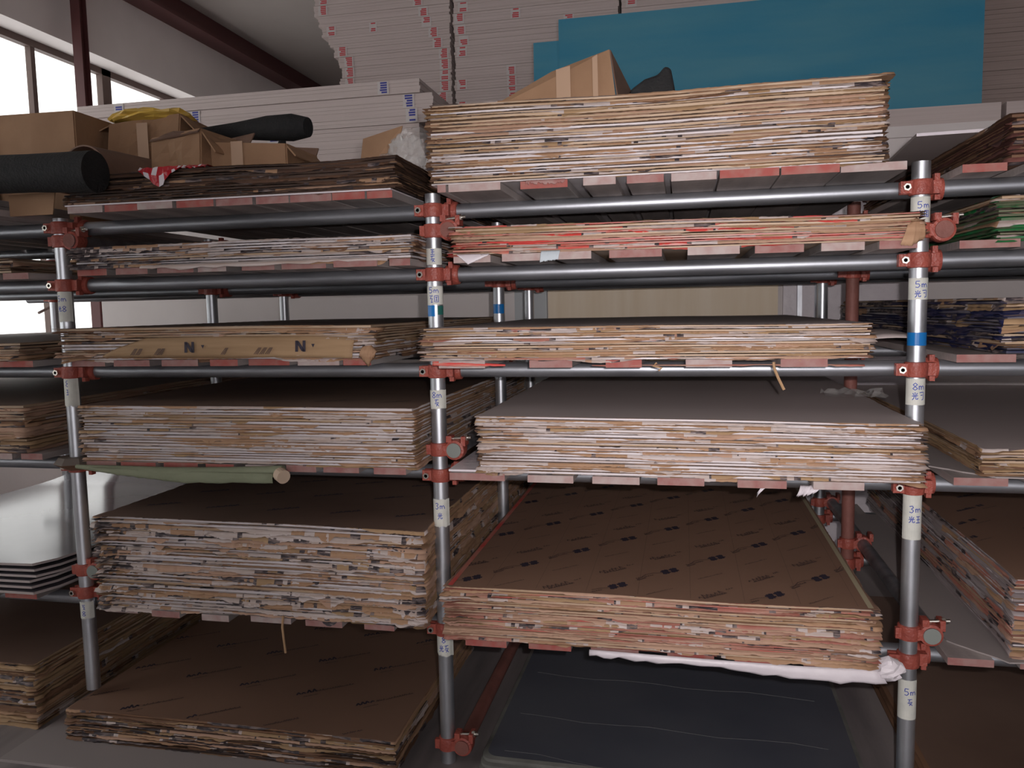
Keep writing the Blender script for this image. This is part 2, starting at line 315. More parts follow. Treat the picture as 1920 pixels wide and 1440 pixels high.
label(0, 1.255, 1.195, [('8m', 1.230, .02), ('Q', 1.204, .022)], rough=.002)
label(0, .90, .81, [('3m', .868, .02), ('A', .835, .022)], rough=.003)
label(0, .445, .375, [('8', .42, .02), ('AQ', .388, .024)], rough=.004)
label(-1.365, 1.600, 1.495, [('5m', 1.565, .02), ('A8', 1.53, .02)], rough=.002)
label(-1.365, 1.315, 1.195, [('8', 1.265, .022), ('E', 1.235, .02)], rough=.005)
label(-1.365, .478, .415, [('Z', .45, .018), ('8', .425, .018)], rough=.003)
label(1.418, 1.795, 1.722, [('5m', 1.763, .018), ('AB', 1.738, .02)])
label(1.418, 1.572, 1.512, [('5m', 1.545, .018), ('AJ', 1.518, .02)])
label(1.418, 1.420, 1.383, [], (-1.5, 1.5), BLUE, 'tape_band', lab='blue tape band')
label(1.418, 1.290, 1.215, [('8m', 1.258, .02), ('AJ', 1.230, .022)])
label(1.418, .955, .825, [('3m', .905, .02), ('AE', .875, .02)])
label(1.418, .405, .285, [('5m', .36, .02), ('Q', .33, .02)])
m = MB(); L = []
for i in range(9):
    a = -1.2+2.4*i/8; L += [Vector((.0252*math.sin(a), .9-.0252*math.cos(a), 1.49)), Vector((.0252*math.sin(a), .9-.0252*math.cos(a), 1.53))]
m.add(L, [(2*i, 2*i+2, 2*i+3, 2*i+1) for i in range(8)], BLUE); m.build('tape_band', RK)
# taped padding round the left post below the fourth shelf
m = MB(); m.cyl((-1.365, 0, .965), (-1.365, 0, .99), .036, KB, 8, r2_=.078, caps=True); m.cyl((-1.365, 0, .99), (-1.365, 0, 1.012), .078, mat('padding_brown', (.16, .13, .11), .6), 8, r2_=.060)
m.build('padding', RK)['label'] = 'dark faceted padding'

# ---------------------------------------------------------------- planks carrying the stacks
def planks(x0, x1, yf, z, bay, shelf, seed, wmin=.10, wmax=.15, gmin=.03, gmax=.09, cols=None, th=.0215, yb=1.72, fx=None):
    r = random.Random(seed); x = x0; k = 0
    ordn = 'first second third fourth fifth sixth seventh eighth ninth tenth eleventh twelfth thirteenth'.split()
    spans = fx or []
    if not fx:
        while x < x1-.04:
            wdt = min(r.uniform(wmin, wmax), x1-x); spans.append((x, x+wdt)); x += wdt+r.uniform(gmin, gmax)
    for k, (a, b) in enumerate(spans):
        e = r.choice(cols or [ENDP, ENDR, ENDW, ENDP]); yy = yf+r.uniform(-.008, .012)
        m = MB(); base = r.choice([PLK, PLK, PLKD]); m.box((0, 0, 0), (b-a, yb-yy, th), base, ends=e); o = m.build('plank', bevel=.0015)
        o.location = (a, yy, z); o.rotation_euler = (0, 0, r.uniform(-.004, .004)); tag(o, ordn[min(k, 12)]+' plank from the left under the '+shelf, 'plank', 'planks under the %s' % shelf)
ZP = [z+BR+.0003 for z in BZ]
planks(-1.19, -.075, -.17, ZP[0]+.0, 'left', 'dark brown edged stack, top left', 1, gmin=.002, gmax=.02, fx=[(-1.19,-1.06),(-1.055,-.93),(-.925,-.80),(-.79,-.66),(-.655,-.53),(-.52,-.41),(-.405,-.27),(-.265,-.16),(-.155,-.075)], cols=[ENDP, ENDW, ENDP, ENDR])
mb_ = MB(); mb_.box((0, 0, 0), (1.12, 1.75, .004), WHT); mb_ = mb_.build('white_board'); mb_.location = (-1.195, -.172, ZP[0]+.0218); tag(mb_, 'thin white board between the dark brown edged stack and its planks', 'board')
planks(.07, 1.33, -.20, ZP[0], 'right', 'thick tan stack, top shelf', 2, fx=[(.08,.105),(.112,.265),(.32,.455),(.50,.59),(.62,.72),(.74,.86),(.868,1.02),(1.025,1.17),(1.175,1.335)])
planks(-1.20, -.035, -.14, ZP[1], 'left', 'ragged black and white stack', 3, gmin=.01, gmax=.06)
planks(.11, 1.37, -.17, ZP[1], 'right', 'red edged stack', 4, gmin=.03, gmax=.08)
planks(-1.31, -.2, -.06, ZP[2], 'left', 'stack with the logo paper flap', 5, gmin=.01, gmax=.05)
planks(.07, 1.22, -.21, ZP[2], 'right', 'eye level stack of the right bay', 6, gmin=.08, gmax=.14)
planks(-1.22, -.06, -.13, ZP[3], 'left', 'pale left stack', 7, gmin=.02, gmax=.06)
planks(.10, 1.30, -.18, ZP[3], 'right', 'white streaked right stack', 8, fx=[(.085,.255),(.325,.46),(.515,.65),(.70,.83),(.92,1.05),(1.12,1.25)], cols=[ENDP, ENDP, ENDW])
planks(-1.18, -.04, -.14, ZP[4]+.008, 'left', 'tall black flecked stack', 9, gmin=.05, gmax=.09, cols=[ENDP, ENDP, ENDW])
planks(.12, 1.30, -.17, ZP[4], 'right', 'reddish logo printed stack', 10, gmin=.05, gmax=.09, cols=[ENDP, ENDR])
planks(-2.72, -1.42, -.25, ZP[0], 'far', 'big carton, far left top shelf', 11, gmin=.01, gmax=.05, cols=[ENDP, ENDR])
planks(-2.4, -1.44, -.29, ZP[0]+.0218, 'far', 'big carton, middle layer', 17, gmin=.01, gmax=.04, cols=[ENDP, ENDR], yb=.20)
planks(-2.35, -1.45, -.28, ZP[0]+.0436, 'far', 'black fabric roll, top layer', 18, gmin=.01, gmax=.05, cols=[ENDP, ENDR], yb=.20)
for i, bz in ((1, 'second'), (2, 'third'), (3, 'fourth'), (4, 'lowest')):
    planks(-2.72, -1.45, -.07, ZP[i]+(.008 if i > 2 else 0), 'far', 'stack left of the left post, %s shelf' % bz, 11+i, gmin=.02, gmax=.07)
for i, bz in ((0, 'top'), (1, 'second'), (2, 'third'), (3, 'fourth'), (4, 'lowest')):
    planks(1.50, 2.80, -.08, ZP[i], 'far', 'stack right of the right post, %s shelf' % bz, 21+i, gmin=.02, gmax=.07, cols=[ENDR, ENDP, ENDP])

# ---------------------------------------------------------------- protective-paper covered sheets, one by one
def vnoise(s, scale, rng):
    x = s/scale; n = int(x.max())+3; t = rng.random(n); i = np.floor(x).astype(int); f = x-i; f = f*f*(3-2*f)
    return t[i]*(1-f)+t[i+1]*f
ORDX = 1
ORD = 'first second third fourth fifth sixth seventh eighth ninth tenth eleventh twelfth thirteenth fourteenth fifteenth sixteenth seventeenth eighteenth nineteenth twentieth twenty-first twenty-second twenty-third twenty-fourth'.split()
def ordin(k): return ORD[k]
def sheet(st, i, label, grp, dx, dy, rz, top, z, t, gap, rng, vis):
    """one sheet: an Empty with a core slab and the kraft paper glued to both faces, torn along the edges"""
    W, D = st['x1']-st['x0'], st.get('d', 1.80); P = st['pal']
    root = thing('plastic_sheet', label, 'sheet', (st['x0']+dx, st['y']+dy, z), st.get('rz', 0)+rz, grp)
    amp = st.get('wave', .003); ph = st.get('ph', 0.); tilt = st.get('tilt', 0.)*(.25+.75*i/st['n'])
    fr = i/max(1, st['n']-1)
    def zo(x, y): return amp*fr*(np.sin(x*4.2+ph)+.5*np.sin(x*9.1+ph*2+1.3))+ 0*y + tilt*(x/W-.5)
    nf = 200 if st.get('hi', 1) else 90; ns = 90
    xs = np.linspace(0, W, nf+1)[:-1]; ys = np.linspace(0, D, ns+1)[:-1]
    px = np.concatenate([xs, np.full(ns, W), np.linspace(W, 0, 9)[:-1], np.zeros(ns)]); py = np.concatenate([np.zeros(nf), ys, np.full(8, D), D-ys])
    nx = np.concatenate([np.zeros(nf), np.ones(ns), np.zeros(8), -np.ones(ns)]); ny = np.concatenate([-np.ones(nf), np.zeros(ns), np.ones(8), np.zeros(ns)])
    nx[0] = -.7; ny[0] = -.7; nx[nf] = .7; ny[nf] = -.7
    N = len(px); dxp = np.diff(np.append(px, px[0])); dyp = np.diff(np.append(py, py[0])); s = np.concatenate([[0], np.cumsum(np.hypot(dxp, dyp))[:-1]])
    # distance to the front corners makes tears worse
    corner = np.exp(-np.minimum(np.hypot(px, py), np.hypot(px-W, py))/.05)
    base = zo(px, py); pitch = t+gap
    R = st.get('rag', 1.0)
    nz = lambda a: vnoise(s, a, rng)
    big = nz(.22); midn = nz(.05); fine = nz(.009)
    o1 = (.0006+.003*midn*R+.003*fine*R)*(1+1.5*corner)
    d_u = np.clip((big-.40)*2.2+(midn-.5)*.7+(fine-.5)*.25, 0.05, 1.15)*t*R
    big2 = nz(.18); fine2 = nz(.008)
    d_l = np.clip((big2-.42)*2.2+(nz(.05)-.5)*.7+(fine2-.5)*.25, 0.0, 1.3)*pitch*R
    rip = nz(.12); d_l = d_l+np.where(rip > .90, (rip-.90)*14*pitch*R, 0)
    co_ = nz(.006)*corner*.010*R
    # paper mesh
    V = []; up = lambda off, zz: np.stack([px+nx*off, py+ny*off, zz+base], 1)
    V.append(up(0*o1, np.full(N, t))); V.append(up(o1+co_, np.full(N, t)+(fine-.3)*.0012*R)); V.append(up(o1*1.25+.0008+co_, t-d_u))
    V.append(up(0*o1, np.full(N, 0.))); V.append(up(o1*.8+.0004, np.full(N, 0.))); V.append(up(o1*1.5+.0012+co_*.7, -d_l))
    V = np.concatenate(V); F = []; MI = []
    j = np.arange(N); k = (j+1) % N
    wts = P['w']                                       # material weights for the torn paper: kraft, pale, dark, accent
    sel = nz(.34)*.70+nz(.09)*.30; sel2 = nz(.30)*.70+nz(.08)*.30
    leftb = np.exp(-s/.35)*P.get('left', 0)
    dk = nz(.028); dkl = nz(.4)
    def pick(v, spot):
        v = np.clip((v-.5)*1.7+.5, 0, 1); c = np.cumsum(wts)/sum(wts); q = np.searchsorted(c, v*.999); q = np.minimum(q, 3)
        q = np.where((spot > 1-P['spots']*.8) | (leftb > spot*1.2+.15), 2, q); return q
    kr = [K1, K2, K3][rng.choice(3, p=P.get('kp', [.45, .35, .2]))]
    mats = [kr, P.get('pale', KW), KD, P.get('acc', KRP), P.get('core', CW), top if top is not None else kr]
    side = np.arange(N) >= nf; ws = P.get('side', [.78, .07, .06, .09]); cs = np.cumsum(ws)/sum(ws); ss = np.clip((nz(.7)*.7+nz(.15)*.3-.5)*1.8+.5, 0, .999); qs = np.minimum(np.searchsorted(cs, ss), 3)
    q1 = pick(sel, dk*.6+dkl*.4); q2 = pick(sel2, nz(.022)*.6+nz(.3)*.4)
    q1 = np.where(side, qs, q1); q2 = np.where(side, qs, q2)
    for (a, b, q) in ((0, 1, q1), (1, 2, q1), (3, 4, q2), (4, 5, q2)):
        f = np.stack([j+a*N, k+a*N, k+b*N, j+b*N], 1)
        if a < 3: f = f[:, ::-1]
        F.append(f); MI.append(np.where((a == 0) & (top is not None), 5, q) if a == 0 else q)
    F = np.concatenate(F); MI = np.concatenate(MI)
    gx, gy = 40, 16; GX, GY = np.meshgrid(np.linspace(0, W, gx+1), np.linspace(0, D, gy+1), indexing='ij')
    if top is not None:
        n0 = len(V); V = np.concatenate([V, np.stack([GX.ravel(), GY.ravel(), t+.0001+zo(GX.ravel(), GY.ravel())], 1)]); A_, B_ = np.meshgrid(np.arange(gx), np.arange(gy), indexing='ij'); A_ = A_.ravel(); B_ = B_.ravel()
        g0 = n0+A_*(gy+1)+B_; F = np.concatenate([F, np.stack([g0, g0+gy+1, g0+gy+2, g0+1], 1)]); MI = np.concatenate([MI, np.full(len(A_), 5)])
    me = bpy.data.meshes.new('kraft_paper'); nq = len(F)
    me.vertices.add(len(V)); me.vertices.foreach_set('co', V.ravel().astype(np.float32))
    loops = F.ravel(); me.loops.add(len(loops)); me.loops.foreach_set('vertex_index', loops.astype(np.int32))
    me.polygons.add(nq); ls = np.arange(nq)*4; me.polygons.foreach_set('loop_start', ls.astype(np.int32))
    me.polygons.foreach_set('material_index', MI.astype(np.int32))
    for mm in mats: me.materials.append(mm)
    me.update(calc_edges=True); me.validate()
    po = bpy.data.objects.new('kraft_paper', me); COL.objects.link(po); po.parent = root
    # core slab
    m = MB(); n = 24; cx = np.linspace(0, W, n+1); L = []
    for x in cx:
        for (yy, zz) in ((.0005, .04*t), (.0005, .94*t), (D, .94*t-.001), (D, .04*t)): L.append((x, yy, zz-(.001 if yy < .1 and zz > .5*t else 0)+float(zo(x, min(yy, .1)*0))))
    fs = [(4*a+b, 4*a+4+b, 4*a+4+(b+1) % 4, 4*a+(b+1) % 4) for a in range(n) for b in range(4)]+[(0, 1, 2, 3), (4*n+3, 4*n+2, 4*n+1, 4*n)]
    m.add(L, [f[::-1] for f in fs], P['core'] if rng.random() > P.get('cmix', .2) else P.get('core2', CC)); m.build('core', root)
    root['zo'] = 0; del root['zo']
    return root, zo
def stack(st):
    rng = np.random.default_rng(st['seed']); n = st['n']; pitch = (st['z1']-st['z0'])/n; z = st['z0']+.0006; out = []
    rndp = rng.uniform(.75, 1.25, n); rndp *= (st['z1']-st['z0']-.001)/rndp.sum()
    for i in range(n):
        p = rndp[i]; gap = p*rng.uniform(.10, .24); t = p-gap
        tp = st['top'] if i == n-1 else None
        kt = n-1-i; ht = 'topmost sheet' if kt == 0 else 'bottom sheet' if i == 0 else (ordin(kt)+' sheet from the top' if kt <= n//2 else ordin(i)+' sheet from the bottom')
        lab = ht+' of '+st['lab']
        if i == n-1 and st.get('toplab'): lab = st['toplab']
        grp = None if i == n-1 else st['grp']
        if i == n-1: grp = st['grp']
        o, zo = sheet(st, i, lab, grp, rng.normal(0, .0035), rng.normal(0, .0030)-.002*0, rng.normal(0, .0012), tp, z, t, gap, rng, 1)
        out.append((o, z+t, zo)); z += p
    return out
def pal(core, w, spots=.1, **k): return dict(core=core, w=w, spots=spots, **k)
ST_ = {}
def S(key, **k): ST_[key] = (k, stack(k))
S('R1', seed=11, x0=.057, x1=1.277, y=-.18, z0=ZP[0]+.022, z1=2.092, n=25, top=TG, wave=.003, ph=2.2, lab='the thick tan stack, top shelf', grp='sheets in the thick top right stack',
  pal=pal(CC, [.60, .27, .08, .05], .22, cmix=.35, core2=CW, kp=[.35, .5, .15], acc=KB), tilt=-.006, rag=.9)
S('R2', seed=12, x0=.115, x1=1.375, y=-.16, z0=ZP[1]+.022, z1=1.747, n=11, top=TB, wave=.002, lab='the red edged stack, second shelf', grp='sheets in the red edged stack',
  pal=pal(CR, [.55, .18, .04, .23], .08, acc=KR, cmix=.5, core2=CC), tilt=-.008)
S('R3', seed=13, x0=.025, x1=1.25, y=-.20, z0=ZP[2]+.022, z1=1.457, n=14, top=TG, wave=.0015, lab='the eye level stack, right bay', grp='sheets in the eye level right stack',
  toplab='grey faced sheet on top of the eye level stack in the right bay', pal=pal(CC, [.58, .30, .07, .05], .14, kp=[.6, .25, .15], cmix=.45, core2=CW))
S('R4', seed=14, x0=.185, x1=1.392, y=-.17, z0=ZP[3]+.022, z1=1.190, n=20, top=TG, wave=.0015, lab='the white streaked right stack', grp='sheets in the white streaked right stack',
  toplab='grey faced sheet on top of the white streaked stack, fourth shelf right bay', pal=pal(CW, [.44, .49, .04, .03], .12, kp=[.6, .32, .08], cmix=.15, acc=K3), tilt=-.010)
S('R5', seed=15, x0=.066, x1=1.288, y=-.17, z0=ZP[4]+.022, z1=.671, n=20, top=TB, wave=.0025, ph=1., lab='the reddish lower right stack', grp='sheets in the reddish lower right stack',
  toplab='brown sheet printed with rows of dark logos, on the lowest shelf of the right bay', pal=pal(CC, [.58, .09, .04, .29], .12, acc=KRP, kp=[.3, .65, .05], cmix=.4, core2=CR))
S('L1', seed=16, x0=-1.20, x1=-.068, y=-.15, z0=ZP[0]+.027, z1=1.97, n=11, top=KB, wave=.004, ph=.8, lab='the dark brown edged stack, top left', grp='sheets in the dark brown top left stack',
  pal=pal(CD, [.22, .0, .0, .78], .45, acc=mat('edge_dark_brown', (.075, .040, .028), .7, col2=(.16, .085, .05), scale=(3, 3, 60)), kp=[.9, .1, .0], cmix=.15, side=[.55, .0, .05, .40]), tilt=.006, rag=.8)
S('L2', seed=17, x0=-1.205, x1=-.032, y=-.13, z0=ZP[1]+.022, z1=1.742, n=9, top=KB, wave=.002, lab='the ragged black and white stack', grp='sheets in the ragged black and white stack',
  pal=pal(CW, [.30, .46, .20, .04], .34, left=.9, kp=[.8, .2, 0], cmix=.1, acc=KB), rag=1.2, tilt=.006)
S('L3', seed=18, x0=-1.335, x1=-.19, y=-.06, z0=ZP[2]+.022, z1=1.472, n=12, top=TDB, wave=.0015, lab='the eye level stack, left bay', grp='sheets in the eye level left stack',
  toplab='brown sheet on top of the eye level stack in the left bay', pal=pal(CC, [.55, .30, .06, .09], .08, acc=KB, cmix=.3, core2=CW))
S('L4', seed=19, x0=-1.225, x1=-.048, y=-.12, z0=ZP[3]+.022, z1=1.212, n=20, top=TDB, wave=.001, lab='the pale stack, left fourth shelf', grp='sheets in the pale fourth shelf left stack',
  toplab='dark brown sheet on top of the pale stack, fourth shelf left bay', pal=pal(CW, [.42, .50, .02, .06], .07, left=.2, kp=[.8, .2, 0], cmix=.1, acc=K3), rag=.8)
S('L5', seed=20, x0=-1.185, x1=-.010-.02, y=-.13, z0=ZP[4]+.030, z1=.832, n=28, top=TDB, wave=.0015, lab='the tall black flecked stack', grp='sheets in the tall black flecked stack',
  toplab='dark brown sheet with faint print topping the tall black flecked stack', pal=pal(CW, [.38, .44, .13, .05], .26, left=.7, kp=[.7, .3, 0], cmix=.1, acc=K3), rag=1.25, tilt=-.006)
S('L6', seed=21, x0=-1.372, x1=-.15, y=-.12, z0=.012, z1=.125, n=10, top=TB, wave=.002, lab='the brown floor stack, left bay', grp='sheets in the floor stack of the left bay',
  toplab='brown sheet with script print on top of the floor stack, left bay', pal=pal(CD, [.42, .05, .20, .33], .15, acc=KB, cmix=.5, core2=KB), rag=.8)
S('A2', seed=31, x0=-2.75, x1=-1.53, y=-.06, z0=ZP[1]+.022, z1=1.725, n=6, hi=0, top=TDB, lab='the brown far left stack, second shelf', grp='sheets far left second shelf', pal=pal(CC, [.45, .1, .15, .3], .1, acc=KB))
S('A3', seed=32, x0=-2.74, x1=-1.52, y=-.06, z0=ZP[2]+.022, z1=1.43, n=7, hi=0, top=TDB, lab='the far left stack at eye level', grp='sheets far left eye level', pal=pal(CC, [.55, .2, .1, .15], .1, acc=KB))
S('A4', seed=33, x0=-2.73, x1=-1.52, y=-.06, z0=ZP[3]+.030, z1=1.208, n=14, hi=0, top=TDB, lab='the brown far left stack, fourth shelf', grp='sheets far left fourth shelf', pal=pal(CC, [.55, .05, .2, .2], .12, acc=KB))
S('A6', seed=34, x0=-2.78, x1=-1.565, y=-.06, z0=.003, z1=.250, n=18, hi=0, top=TDB, lab='the brown floor stack, far left', grp='sheets on the floor far left', pal=pal(CC, [.60, .05, .12, .23], .12, acc=KB, kp=[.4, .0, .6], cmix=.2))
S('B1', seed=41, x0=1.625, x1=2.80, y=-.06, z0=ZP[0]+.022, z1=1.995, n=12, hi=0, top=KB, lab='the maroon edged stack, far right', grp='sheets far right top shelf', pal=pal(KB, [.12, .03, .10, .75], .1, side=[.15, .02, .08, .75], acc=mat('edge_maroon', (.20, .075, .06), .7, col2=(.10, .04, .035), scale=(3, 3, 60)), cmix=0, kp=[1, 0, 0]))
S('B2', seed=42, x0=1.60, x1=2.78, y=-.06, z0=ZP[1]+.022, z1=1.785, n=12, hi=0, top=KB, rz=.03, lab='the green edged stack, far right', grp='sheets far right second shelf', pal=pal(CG, [.15, .15, .05, .65], .1, side=[.22, .12, .16, .50], acc=KG, cmix=.3))
S('B3', seed=43, x0=1.625, x1=2.80, y=-.06, z0=ZP[2]+.022, z1=1.512, n=16, hi=0, top=KB, rz=.055, d=1.75, rag=1.5, lab='the navy edged stack, far right', grp='sheets far right eye level', pal=pal(CN, [.36, .16, .16, .32], .15, acc=KN, cmix=.3, kp=[.4, .0, .6], side=[.0, .06, .40, .54]))
S('B4', seed=44, x0=1.585, x1=2.79, y=-.06, z0=ZP[3]+.022, z1=1.10, n=10, hi=0, top=TG, lab='the tan stack, far right fourth shelf', grp='sheets far right fourth shelf',
  toplab='grey brown sheet on top of the stack right of the right post, fourth shelf', pal=pal(CC, [.70, .1, .1, .1], .1, acc=KB, kp=[.3, .0, .7]))
S('B5', seed=45, x0=1.675, x1=2.80, y=-.06, z0=ZP[4]+.022, z1=.740, n=20, hi=0, top=TB, lab='the film wrapped stack, far right', grp='sheets far right lowest shelf',
  toplab='brown printed sheet on the film wrapped stack right of the right post', pal=pal(CC, [.3, .35, .1, .25], .1, acc=KRP, cmix=.5, core2=CW, pale=mat('dusty_wrap', (.36, .31, .31), .4, col2=(.26, .21, .21), scale=(2, 2, 40)), side=[.12, .66, .08, .14]), rag=.8)

# ---------------------------------------------------------------- print on the top faces (flat ink)
def topinfo(key):
    k, out = ST_[key]; o, zt, zo = out[-1]; return k, o, zt, zo
def printer(key, name='printed_marks'):
    k, o, zt, zo = topinfo(key); m = MB(); x0, y0 = o.location.x, o.location.y
    def put(poly, material):     # poly in world x, y
        vs = [(x-x0, y-y0, (zt-o.location.z)+float(zo(x-x0, max(y-y0, 0)))+.0009) for x, y in poly]
        W = k['x1']-k['x0']
        if all(.004 < v[0] < W-.004 and .004 < v[1] < 1.79 for v in vs): m.add(vs, [tuple(range(len(vs)))], material)
    
    def fin(): q = m.build(name, o); q['kind'] = 'stuff'; return q
    return put, fin
def stroke(put, pts, wd, ang, ox, oy, sc, material):
    ca, sa = math.cos(ang), math.sin(ang)
    P = [(ox+(x*ca-y*sa)*sc, oy+(x*sa+y*ca)*sc) for x, y in pts]
    for (a, b) in zip(P[:-1], P[1:]):
        d = Vector((b[0]-a[0], b[1]-a[1])); l = d.length or 1; n = Vector((-d.y, d.x))/l*wd/2; e = d/l*wd*.25
        put([(a[0]-n.x-e.x, a[1]-n.y-e.y), (b[0]-n.x+e.x, b[1]-n.y+e.y), (b[0]+n.x+e.x, b[1]+n.y+e.y), (a[0]+n.x-e.x, a[1]+n.y-e.y)], material)
def blockN(put, ox, oy, ang, s, material):      # a heavy slanted block letter
    for dx in (0, 1.15):
        stroke(put, [(dx*s, -.45*s), (dx*s+.55*s, .45*s)], .42*s, ang, ox, oy, 1, material); stroke(put, [(dx*s+.35*s, -.45*s), (dx*s+.9*s, .45*s)], .42*s, ang, ox, oy, 1, material)
        stroke(put, [(dx*s+.1*s, .3*s), (dx*s+.8*s, -.3*s)], .35*s, ang, ox, oy, 1, material)
def textline(put, ox, oy, ang, L, h, material, r, wd=.0028):
    x = 0; pts = []
    while x < L:
        a = r.uniform(.35, 1)*h; pts = [(x, 0), (x+.35*h, a), (x+.6*h, r.uniform(-.1, .3)*h)]
        stroke(put, pts, wd, ang, ox, oy, 1, material); x += r.uniform(.6, 1.0)*h
r = random.Random(3)
put, done = printer('R5')
for c in range(-1, 8):
    for q in range(-3, 12):
        x = .263+.1513*c; y = .059+.167*c+.5*q; A = .74
        if -.2 < y < 1.7:
            blockN(put, x-.010, y-.010, A, .030, INK)
            stroke(put, [(-.125, -.012), (-.10, -.002), (-.07, .012), (-.04, .010), (-.012, -.004)], .0035, A, x, y, 1, INKL); stroke(put, [(-.125, -.016), (-.09, -.012)], .006, A, x, y, 1, INKL)
            textline(put, x-.085, y-.085, A, .07, .009, INKL, r)
        y1 = y+.167
        if -.2 < y1 < 1.7:
            textline(put, x-.05, y1-.05, A, .085, .020, INKL, r, .0045); textline(put, x-.035, y1-.05, A, .085, .012, INKL, r, .005); textline(put, x+.03, y1+.035, A, .025, .012, INKL, r)
        y2 = y+.333
        if -.2 < y2 < 1.7: textline(put, x-.05, y2-.05, A, .10, .007, INKL, r, .0018)
for c in range(0, 9):       # faint ruled lines of the paper
    stroke(put, [(.187+.1513*(c-1), -.16), (.187+.1513*(c-1), 1.6)], .0008, 0, 0, 0, 1, INKL)
done()
put, done = printer('L6')
for a in range(0, 6):
    for b in range(-1, 7):
        x = -1.42+.245*a+.06*(b % 2)+.02*b; y = -.07+.27*b-.03*a
        textline(put, x, y, .62, .060, .022, INK, r, .0065); textline(put, x+.06, y+.040, .62, .13, .011, INKL, r, .0035); textline(put, x+.03, y-.01, .62, .05, .006, INKL, r, .002)
done()
for key, ang in (('L5', .5), ('B5', .7), ('L4', .5)):
    put, done = printer(key); k = ST_[key][0]
    for a in range(-1, 8):
        for b in range(-1, 8):
            x = k['x0']+.08+.235*a+.07*(b % 3); y = .02+.22*b
            textline(put, x, y, ang, .10, .018, INK if key != 'L4' else INKL, r, .0075); textline(put, x+.10, y+.05, ang, .08, .006, INKL, r, .002)
            if key == 'B5': blockN(put, x+.09, y+.09, ang, .017, INK)
    done()
# red sheet edge showing along the left rim of the printed sheet, cream strip on its right rim
k, o, zt, zo = topinfo('R5'); zl = zt-o.location.z
for (a, b, mm, nm) in ((.002, .017, KR, 'red_strip'), (1.205, 1.2195, mat('cream_strip', (.42, .36, .24), .6), 'cream_strip')):
    m = MB(); L = []
    for i in range(41):
        y = 1.79*i/40; zz = zl+.0008; L += [(a, y, zz+float(zo(a, y))+.0006), (b, y, zz+float(zo(b, y))+.0006)]
    m.add(L, [(2*i, 2*i+1, 2*i+3, 2*i+2) for i in range(40)], mm); m.build(nm, o)

# ---------------------------------------------------------------- loose paper flaps, strips and films on the stacks
def flap(pts_top, pts_bot, mm, name, label, cat, rows=6, bulge=.006, seed=0, jag=.0, par=None):
    """a hanging piece of paper between an upper and a lower polyline (world xyz), gently curled"""
    r = random.Random(seed); n = len(pts_top); m = MB(); L = []
    def interp(P, u):
        t = u*(len(P)-1); i = min(int(t), len(P)-2); f = t-i; return Vector(P[i])*(1-f)+Vector(P[i+1])*f
    nn = 28
    for i in range(nn+1):
        a = interp(pts_top, i/nn); b = interp(pts_bot, i/nn)+Vector((0, 0, r.uniform(-jag, jag)))
        for j in range(rows+1):
            f = j/rows; p = a*(1-f)+b*f; p.y -= math.sin(f*PI)*bulge+r.uniform(0, 1)*bulge*.15; L.append(p)
    m.add(L, [(i*(rows+1)+j, i*(rows+1)+j+1, (i+1)*(rows+1)+j+1, (i+1)*(rows+1)+j) for i in range(nn) for j in range(rows)], mm)
    o = m.build(name, par, smooth=True)
    if par is None: origin(o, pts_top[0]); tag(o, label, cat)
    sm = o.modifiers.new('t', 'SOLIDIFY'); sm.thickness = .0008
    return o
def child_of(key, i=-1): return ST_[key][1][i][0]
def local(o, pts): return [tuple(Vector(p)-Vector(o.location)) for p in pts]
# logo paper hanging in front of the left eye-level stack
k, out = ST_['L3']; so = out[4][0]
T_ = local(so, [(-1.12, -.064, 1.402), (-1.0, -.067, 1.436), (-.7, -.068, 1.437), (-.4, -.068, 1.436), (-.25, -.066, 1.43)]); B_ = local(so, [(-1.18, -.066, 1.372), (-1.0, -.070, 1.370), (-.7, -.071, 1.368), (-.4, -.071, 1.366), (-.26, -.070, 1.362)])
kf = flap(T_, B_, K3, 'paper_flap', None, None, bulge=.005, jag=.001, seed=2, par=so); kf['label'] = 'tan paper flap with block logos'
def fput(m, xy, material):
    m.add([(x, y, z) for x, y, z in xy], [tuple(range(len(xy)))], material)
m = MB(); lx, ly, lz = so.location
def nmark(m, X, Z, h, Y=-.0790):
    def q(a, b, c, d): m.add([(X+p[0]*h-lx, Y-ly, Z+p[1]*h-lz) for p in (a, b, c, d)], [(0, 1, 2, 3)], INK)
    q((0, 0), (.28, 0), (.33, 1), (.05, 1)); q((.72, 0), (1.0, 0), (1.05, 1), (.77, 1)); q((.1, .95), (.4, .95), (.95, .05), (.62, .05))
for X in (-.853, -.452): nmark(m, X, 1.385, .036)
for X in (-.79, -.395): m.prism([(X-lx, 1.41-lz), (X+.012-lx, 1.41-lz), (X+.006-lx, 1.398-lz)], -.0790-ly, -.0788-ly, INK, axis=1)
for X in (-1.06, -1.04, -.97, -.955, -.72, -.60, -.58, -.56):
    for q in range(3): m.add([(X+q*.006-lx, -.0790-ly, 1.378-lz), (X+q*.006+.003-lx, -.0790-ly, 1.378-lz), (X+.022+q*.004-lx, -.0790-ly, 1.400-lz), (X+.019+q*.004-lx, -.0790-ly, 1.400-lz)], [(0, 1, 2, 3)], INKL)
m.build('printed_marks', so)['kind'] = 'stuff'
flap([(-.225, -.068, 1.40), (-.20, -.070, 1.41), (-.175, -.068, 1.385)], [(-.235, -.07, 1.365), (-.20, -.085, 1.338), (-.18, -.07, 1.37)], K1, 'paper_scrap', 'torn tan paper scrap at the right corner of the eye level left stack', 'paper', bulge=.012, seed=4, jag=.003)
